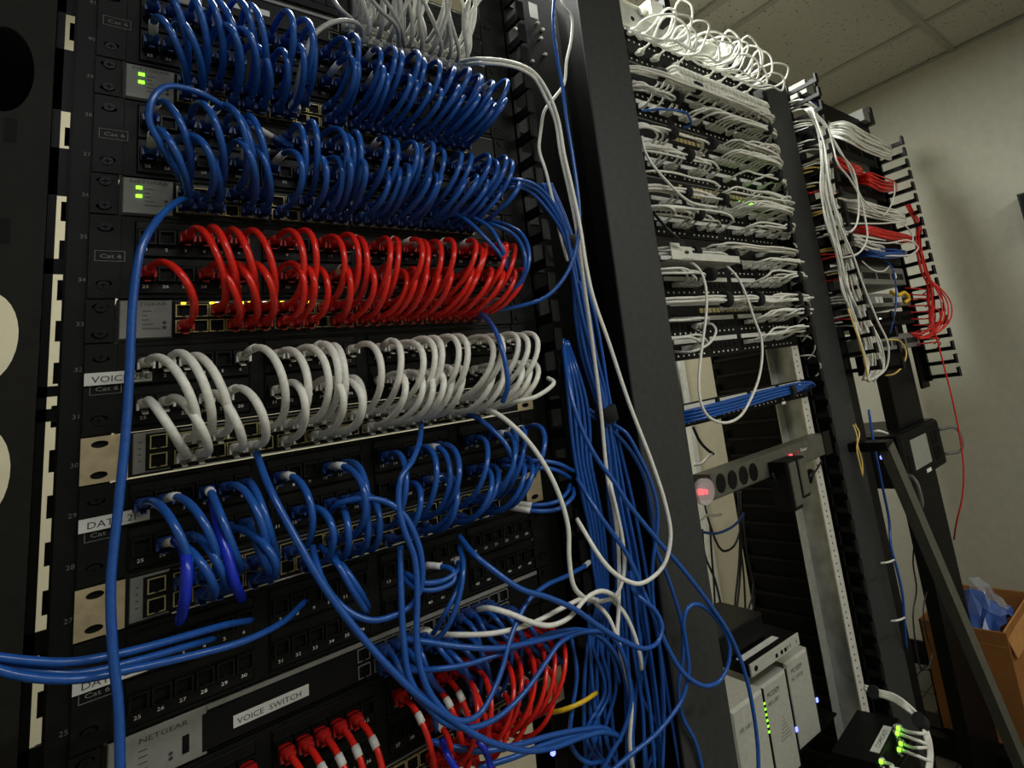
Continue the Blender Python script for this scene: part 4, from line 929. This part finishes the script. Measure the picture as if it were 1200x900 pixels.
# the tied vertical blue bundle of the manager
cb = [(640, 215), (655, 248), (668, 284), (678, 330), (686, 370), (694, 415), (703, 455), (710, 486), (718, 530), (728, 590), (738, 650), (746, 710), (754, 770), (762, 830), (768, 905)]
for j in range(10):
    q = (j % 4)-1.5; w_ = (j//4); P = []; sh = R(-1, 1)
    for i, (u, v) in enumerate(cb):
        f_ = [1, .8, .8, 1.4, 2.2, 2.5, 1.8, 1.3, 1.7, 2.6, 3.4, 4, 4.5, 5, 6][i]
        P.append((u+q*f_*3.3+w_*1.6+sh*f_+R(-.5, .5)*f_, v, -52-9*w_))
    cable('blue cable in the velcro-tied vertical bundle left of the charcoal upright', P if j < 8 else P[3:], 'blue', 2.9, group='vertical blue bundle of the first manager', per=4, sides=8)
a = at(711, 486, -66); tag(link('velcro_tie', MB().cyl((-2, 0, 12), (2, 0, -12), 17, 14).mesh('velcro_tie', VELCRO), None, V(*a)), 'black velcro tie round the vertical blue bundle', 'cable tie')
a = at(668, 284, -62); tag(link('velcro_tie', MB().cyl((-2, 0, 10), (2, 0, -10), 12, 14).mesh('velcro_tie', VELCRO), None, V(*a)), 'black velcro tie high on the blue bundle', 'cable tie')
for j in range(5):
    q = j-2; P = [(662+q*1.5, 400, -30), (669+q*3.5, 430, -52), (676+q*5, 465, -58), (680+q*5.5, 500, -60), (683+q*4.5, 540, -60), (691+q*4.5, 580, -58), (699+q*4, 620, -55), (703+q*4, 660, -52), (706+q*3, 700, -50), (700+q*6, 760, -48), (700+q*8, 830, -46), (706+q*9, 905, -44)]
    cable('dark blue cable fanning down behind the white ones in the manager', P, 'blue', 2.9, group='dark blue fan in the manager', per=4, sides=8)
for j in range(8):
    u = 690+j*11; P = [(u+R(-8, 8), 690+R(-20, 20), -40), (u+R(-10, 10), 750, -50), (u+R(-14, 10), 810, -52), (u+R(-20, 20), 860, -50), (u+R(-24, 24), 910, -46)]
    cable('blue cable in the tangle at the foot of the manager', P, 'blue', 2.8, group='tangle at the foot of the manager', per=5, sides=8)
cable('blue cable hooking out of the manager below the yellow one', [(668, 740, -50), (676, 790, -56), (671, 830, -60), (668, 862, -62), (674, 882, -64), (690, 894, -64), (706, 892, -55)], 'blue', 2.8)
for n_, P in enumerate(([(500, 868, -60), (560, 880, -90), (610, 872, -95), (645, 862, -92), (682, 855, -86), (706, 853, -80), (724, 862, -70)], [(560, 900, -80), (600, 888, -92), (640, 872, -92), (676, 862, -86), (712, 858, -78), (728, 868, -66)])):
    cable('broad blue arc %s the lower right red loops' % ('below' if n_ == 0 else 'furthest below'), P, 'blue', 3.2)
cable('violet-blue cable end hanging at the bottom edge, left', [(518, 868, -80), (524, 884, -100), (536, 905, -105)], 'violet', 3.2)
cable('violet-blue cable end hanging at the bottom edge, right', [(550, 862, -80), (562, 870, -100), (572, 888, -105), (576, 908, -105)], 'violet', 3.2)
cable('violet-blue shiny cable hump at the left of the lower blue row', [(206, 632, -60), (216, 645, -95), (219, 668, -108), (217, 700, -105), (211, 728, -80)], 'violet', 4.2)
cable('violet-blue shiny cable in the lower blue row', [(247, 572, -34), (255, 612, -75), (266, 650, -92), (276, 685, -90), (284, 702, -60)], 'violet', 4)
for n_, P in enumerate(([(540, 658, -50), (538, 685, -80), (524, 715, -85), (508, 742, -60)], [(538, 640, -50), (543, 665, -85), (538, 700, -92), (524, 735, -85), (500, 760, -60)], [(390, 650, -50), (405, 668, -85), (420, 690, -90), (432, 712, -70)], [(375, 640, -50), (395, 660, -85), (412, 690, -92), (430, 718, -80)])):
    cable('blue cable slanting across the empty panel, %s' % ('short one right of centre', 'longer one right of centre', 'upper one left of centre', 'lower one left of centre')[n_], P, 'blue', 3)
for n_, P in enumerate(([(500, 662, -50), (530, 668, -80), (532, 680, -85), (515, 690, -85), (490, 690, -80), (470, 676, -60)], [(535, 655, -50), (537, 668, -80), (520, 680, -85), (495, 683, -85), (475, 672, -60)])):
    cable('blue cable with pale sleeve curled over the empty panel, %s' % ('outer', 'inner')[n_], P, 'blue', 3, slv=((0, .12),))
for n_, P in enumerate(([(595, 540, -50), (630, 540, -70), (652, 543, -76), (672, 552, -60)], [(590, 546, -50), (625, 548, -70), (648, 550, -76), (668, 560, -55)], [(600, 595, -60), (632, 599, -85), (655, 596, -92), (670, 584, -88), (672, 572, -50)], [(605, 590, -60), (632, 592, -80), (652, 588, -86), (664, 578, -76), (668, 568, -50)])):
    cable('blue cable turning out of the right end of the lower blue row', P, 'blue', 3, group='blue turns at the right end of the lower row', slv=((0, .2),) if n_ > 1 else ())
# white loose ones
cable('long white cable curving from the top, down the manager and back in a large hook', [(540, 72, -34), (560, 69, -80), (590, 71, -95), (612, 77, -95), (628, 87, -85), (643, 110, -95), (654, 140, -100), (661, 180, -104), (671, 223, -108), (680, 267, -112), (687, 312, -115), (695, 348, -118), (714, 403, -122), (737, 472, -126), (765, 545, -130), (780, 592, -132), (786, 628, -132), (780, 658, -130), (768, 674, -126), (750, 684, -122), (735, 681, -118), (718, 670, -112), (704, 654, -106), (690, 632, -95), (676, 608, -70)], 'white', 3.0, plug0='clear')
cable('second white cable beside the long one, vanishing down into the tangle', [(545, 76, -34), (565, 74, -80), (592, 76, -92), (614, 83, -90), (628, 94, -82), (640, 116, -90), (651, 142, -95), (657, 180, -98), (667, 224, -100), (676, 270, -102), (684, 330, -100), (694, 400, -90), (704, 480, -80), (712, 560, -78), (720, 600, -80), (725, 650, -80), (725, 710, -82), (724, 750, -84), (733, 785, -84), (740, 826, -80), (738, 870, -76), (742, 905, -70)], 'white', 2.9, plug0='clear')
cable('white cable wandering down behind the light blue one at the top', [(656, -10, -70), (660, 6, -76), (669, 18, -80), (670, 42, -82), (664, 72, -82), (661, 98, -82), (650, 114, -78), (638, 130, -72), (634, 152, -60), (632, 175, -56), (640, 202, -66), (650, 245, -72), (657, 277, -72), (665, 306, -60)], 'white', 2.6)
cable('white cable bending from the bright edge down to the white wave', [(555, 478, -34), (572, 480, -70), (590, 490, -90), (616, 514, -100), (640, 548, -105), (657, 585, -106), (666, 620, -106), (667, 655, -104), (672, 686, -100), (684, 700, -90), (697, 704, -70)], 'white', 3.1)
cable('white cable in a wave in front of the lower blue cables', [(560, 714, -60), (575, 713, -90), (600, 720, -105), (622, 729, -110), (645, 733, -112), (668, 723, -112), (686, 702, -110), (702, 693, -106), (716, 696, -98), (724, 704, -80)], 'white', 3.1)
cable('lettered white cable under the white wave', [(505, 742, -34), (533, 744, -70), (580, 742, -95), (622, 731, -100), (658, 713, -98), (684, 701, -90), (700, 703, -70)], 'white', 3.0, plug0='clear')
cable('white cable bending from the tangle up along the blue bundle', [(690, 705, -60), (708, 704, -84), (722, 697, -88), (731, 672, -90), (730, 636, -90), (723, 600, -88), (716, 570, -82), (712, 545, -60)], 'white', 2.8)
cable('white cable bowing out to the right below the knot', [(697, 706, -70), (712, 722, -80), (724, 750, -84), (733, 785, -84), (739, 812, -70)], 'white', 2.8)
cable('white cable ending in a clear tip right below the knot', [(714, 700, -70), (730, 716, -84), (742, 740, -88), (750, 768, -88), (752, 784, -80)], 'white', 2.8)
cable('white cable leaving the right end of the VOICE 2FL row', [(575, 475, -34), (600, 471, -80), (625, 466, -96), (641, 457, -96), (649, 448, -80), (642, 443, -60)], 'white', 3.1, plug0='white')
cable('pale grey cable arching left of the topmost blue loops', [(346, 118, -34), (350, 92, -70), (356, 68, -85), (367, 42, -92), (388, 27, -92), (408, 24, -88), (421, 30, -70), (424, 42, -40)], 'grey', 3.0, plug0='clear')
for n_, P in enumerate(([(384, -10, -60), (398, 10, -70), (412, 22, -50)], [(440, -14, -80), (458, 10, -85), (470, 34, -70), (474, 55, -40)], [(425, -14, -80), (446, 12, -86), (464, 30, -76), (468, 54, -40)])):
    cable('grey cable dropping in from the top edge, %s' % ('left of the grey arch end', 'right one of the pair', 'left one of the pair')[n_], P, 'grey', 3)
cable('yellow cable stub at lower right of the red loops', [(640, 836, -34), (660, 832, -60), (680, 824, -70), (699, 812, -60)], 'yellow', 3)
a = at(647, 882, -20); tag(link('indicator_light', MB().cyl((0, 0, 0), (0, -4, 0), 3, 10).mesh('indicator_light', BLED), None, V(*a)), 'small blue light near the bottom of the manager', 'light')
# long loops hanging in front of the middle rack
cable('white cable hanging in a long U in front of the middle rack', [(798, 308, -30), (812, 309, -70), (821, 318, -84), (827, 336, -90), (828, 363, -92), (824, 397, -94), (820, 430, -95), (819, 452, -95), (822, 474, -95), (830, 488, -95), (844, 495, -95), (857, 494, -95), (869, 486, -95), (880, 467, -94), (889, 444, -92), (893, 420, -90), (892, 396, -88), (884, 374, -85), (877, 353, -82), (866, 328, -76), (854, 314, -68), (843, 309, -40)], 'white', 2.7, plug0='clear', plug1='clear')
cable('white cable bending back at the lowest panel of the middle rack', [(822, 381, -30), (834, 380, -60), (839, 387, -74), (835, 398, -76), (826, 406, -72), (810, 412, -60), (790, 412, -20)], 'white', 2.6, plug0='clear')
cable('white cable slanting from the upright to the tie of the middle rack', [(752, 160, -50), (757, 180, -70), (767, 196, -80), (782, 213, -80), (798, 229, -74), (812, 238, -70), (840, 243, -66)], 'white', 2.8)
cable('black cord slanting over the perforated tray', [(766, 250, -60), (782, 268, -90), (795, 280, -95), (802, 286, -90)], 'black', 3, name='power_cable', cat='cord')
cable('blue and white pair lying on the second panel row, blue one', [(752, 130, -40), (775, 128, -66), (800, 131, -70), (806, 134, -70), (810, 146, -60), (802, 150, -34)], 'blue', 2.6)

# near-ceiling fixtures: two flush troffers outside the view give the room light
for n_, (x, y) in enumerate(((800, 120), (200, -1500), (1600, -2000))):
    t = empty('ceiling_light', 'flat white ceiling troffer out of frame, number by position %s' % ('behind the racks', 'in front of the near rack', 'towards the front right')[n_], 'ceiling light', (x, y, CH-2))
    part('frame', MB().box(-580, -550, -290, 290, -6, 2).box(550, 580, -290, 290, -6, 2).box(-550, 550, -290, -255, -6, 2).box(-550, 550, 255, 290, -6, 2), CGRID, t)
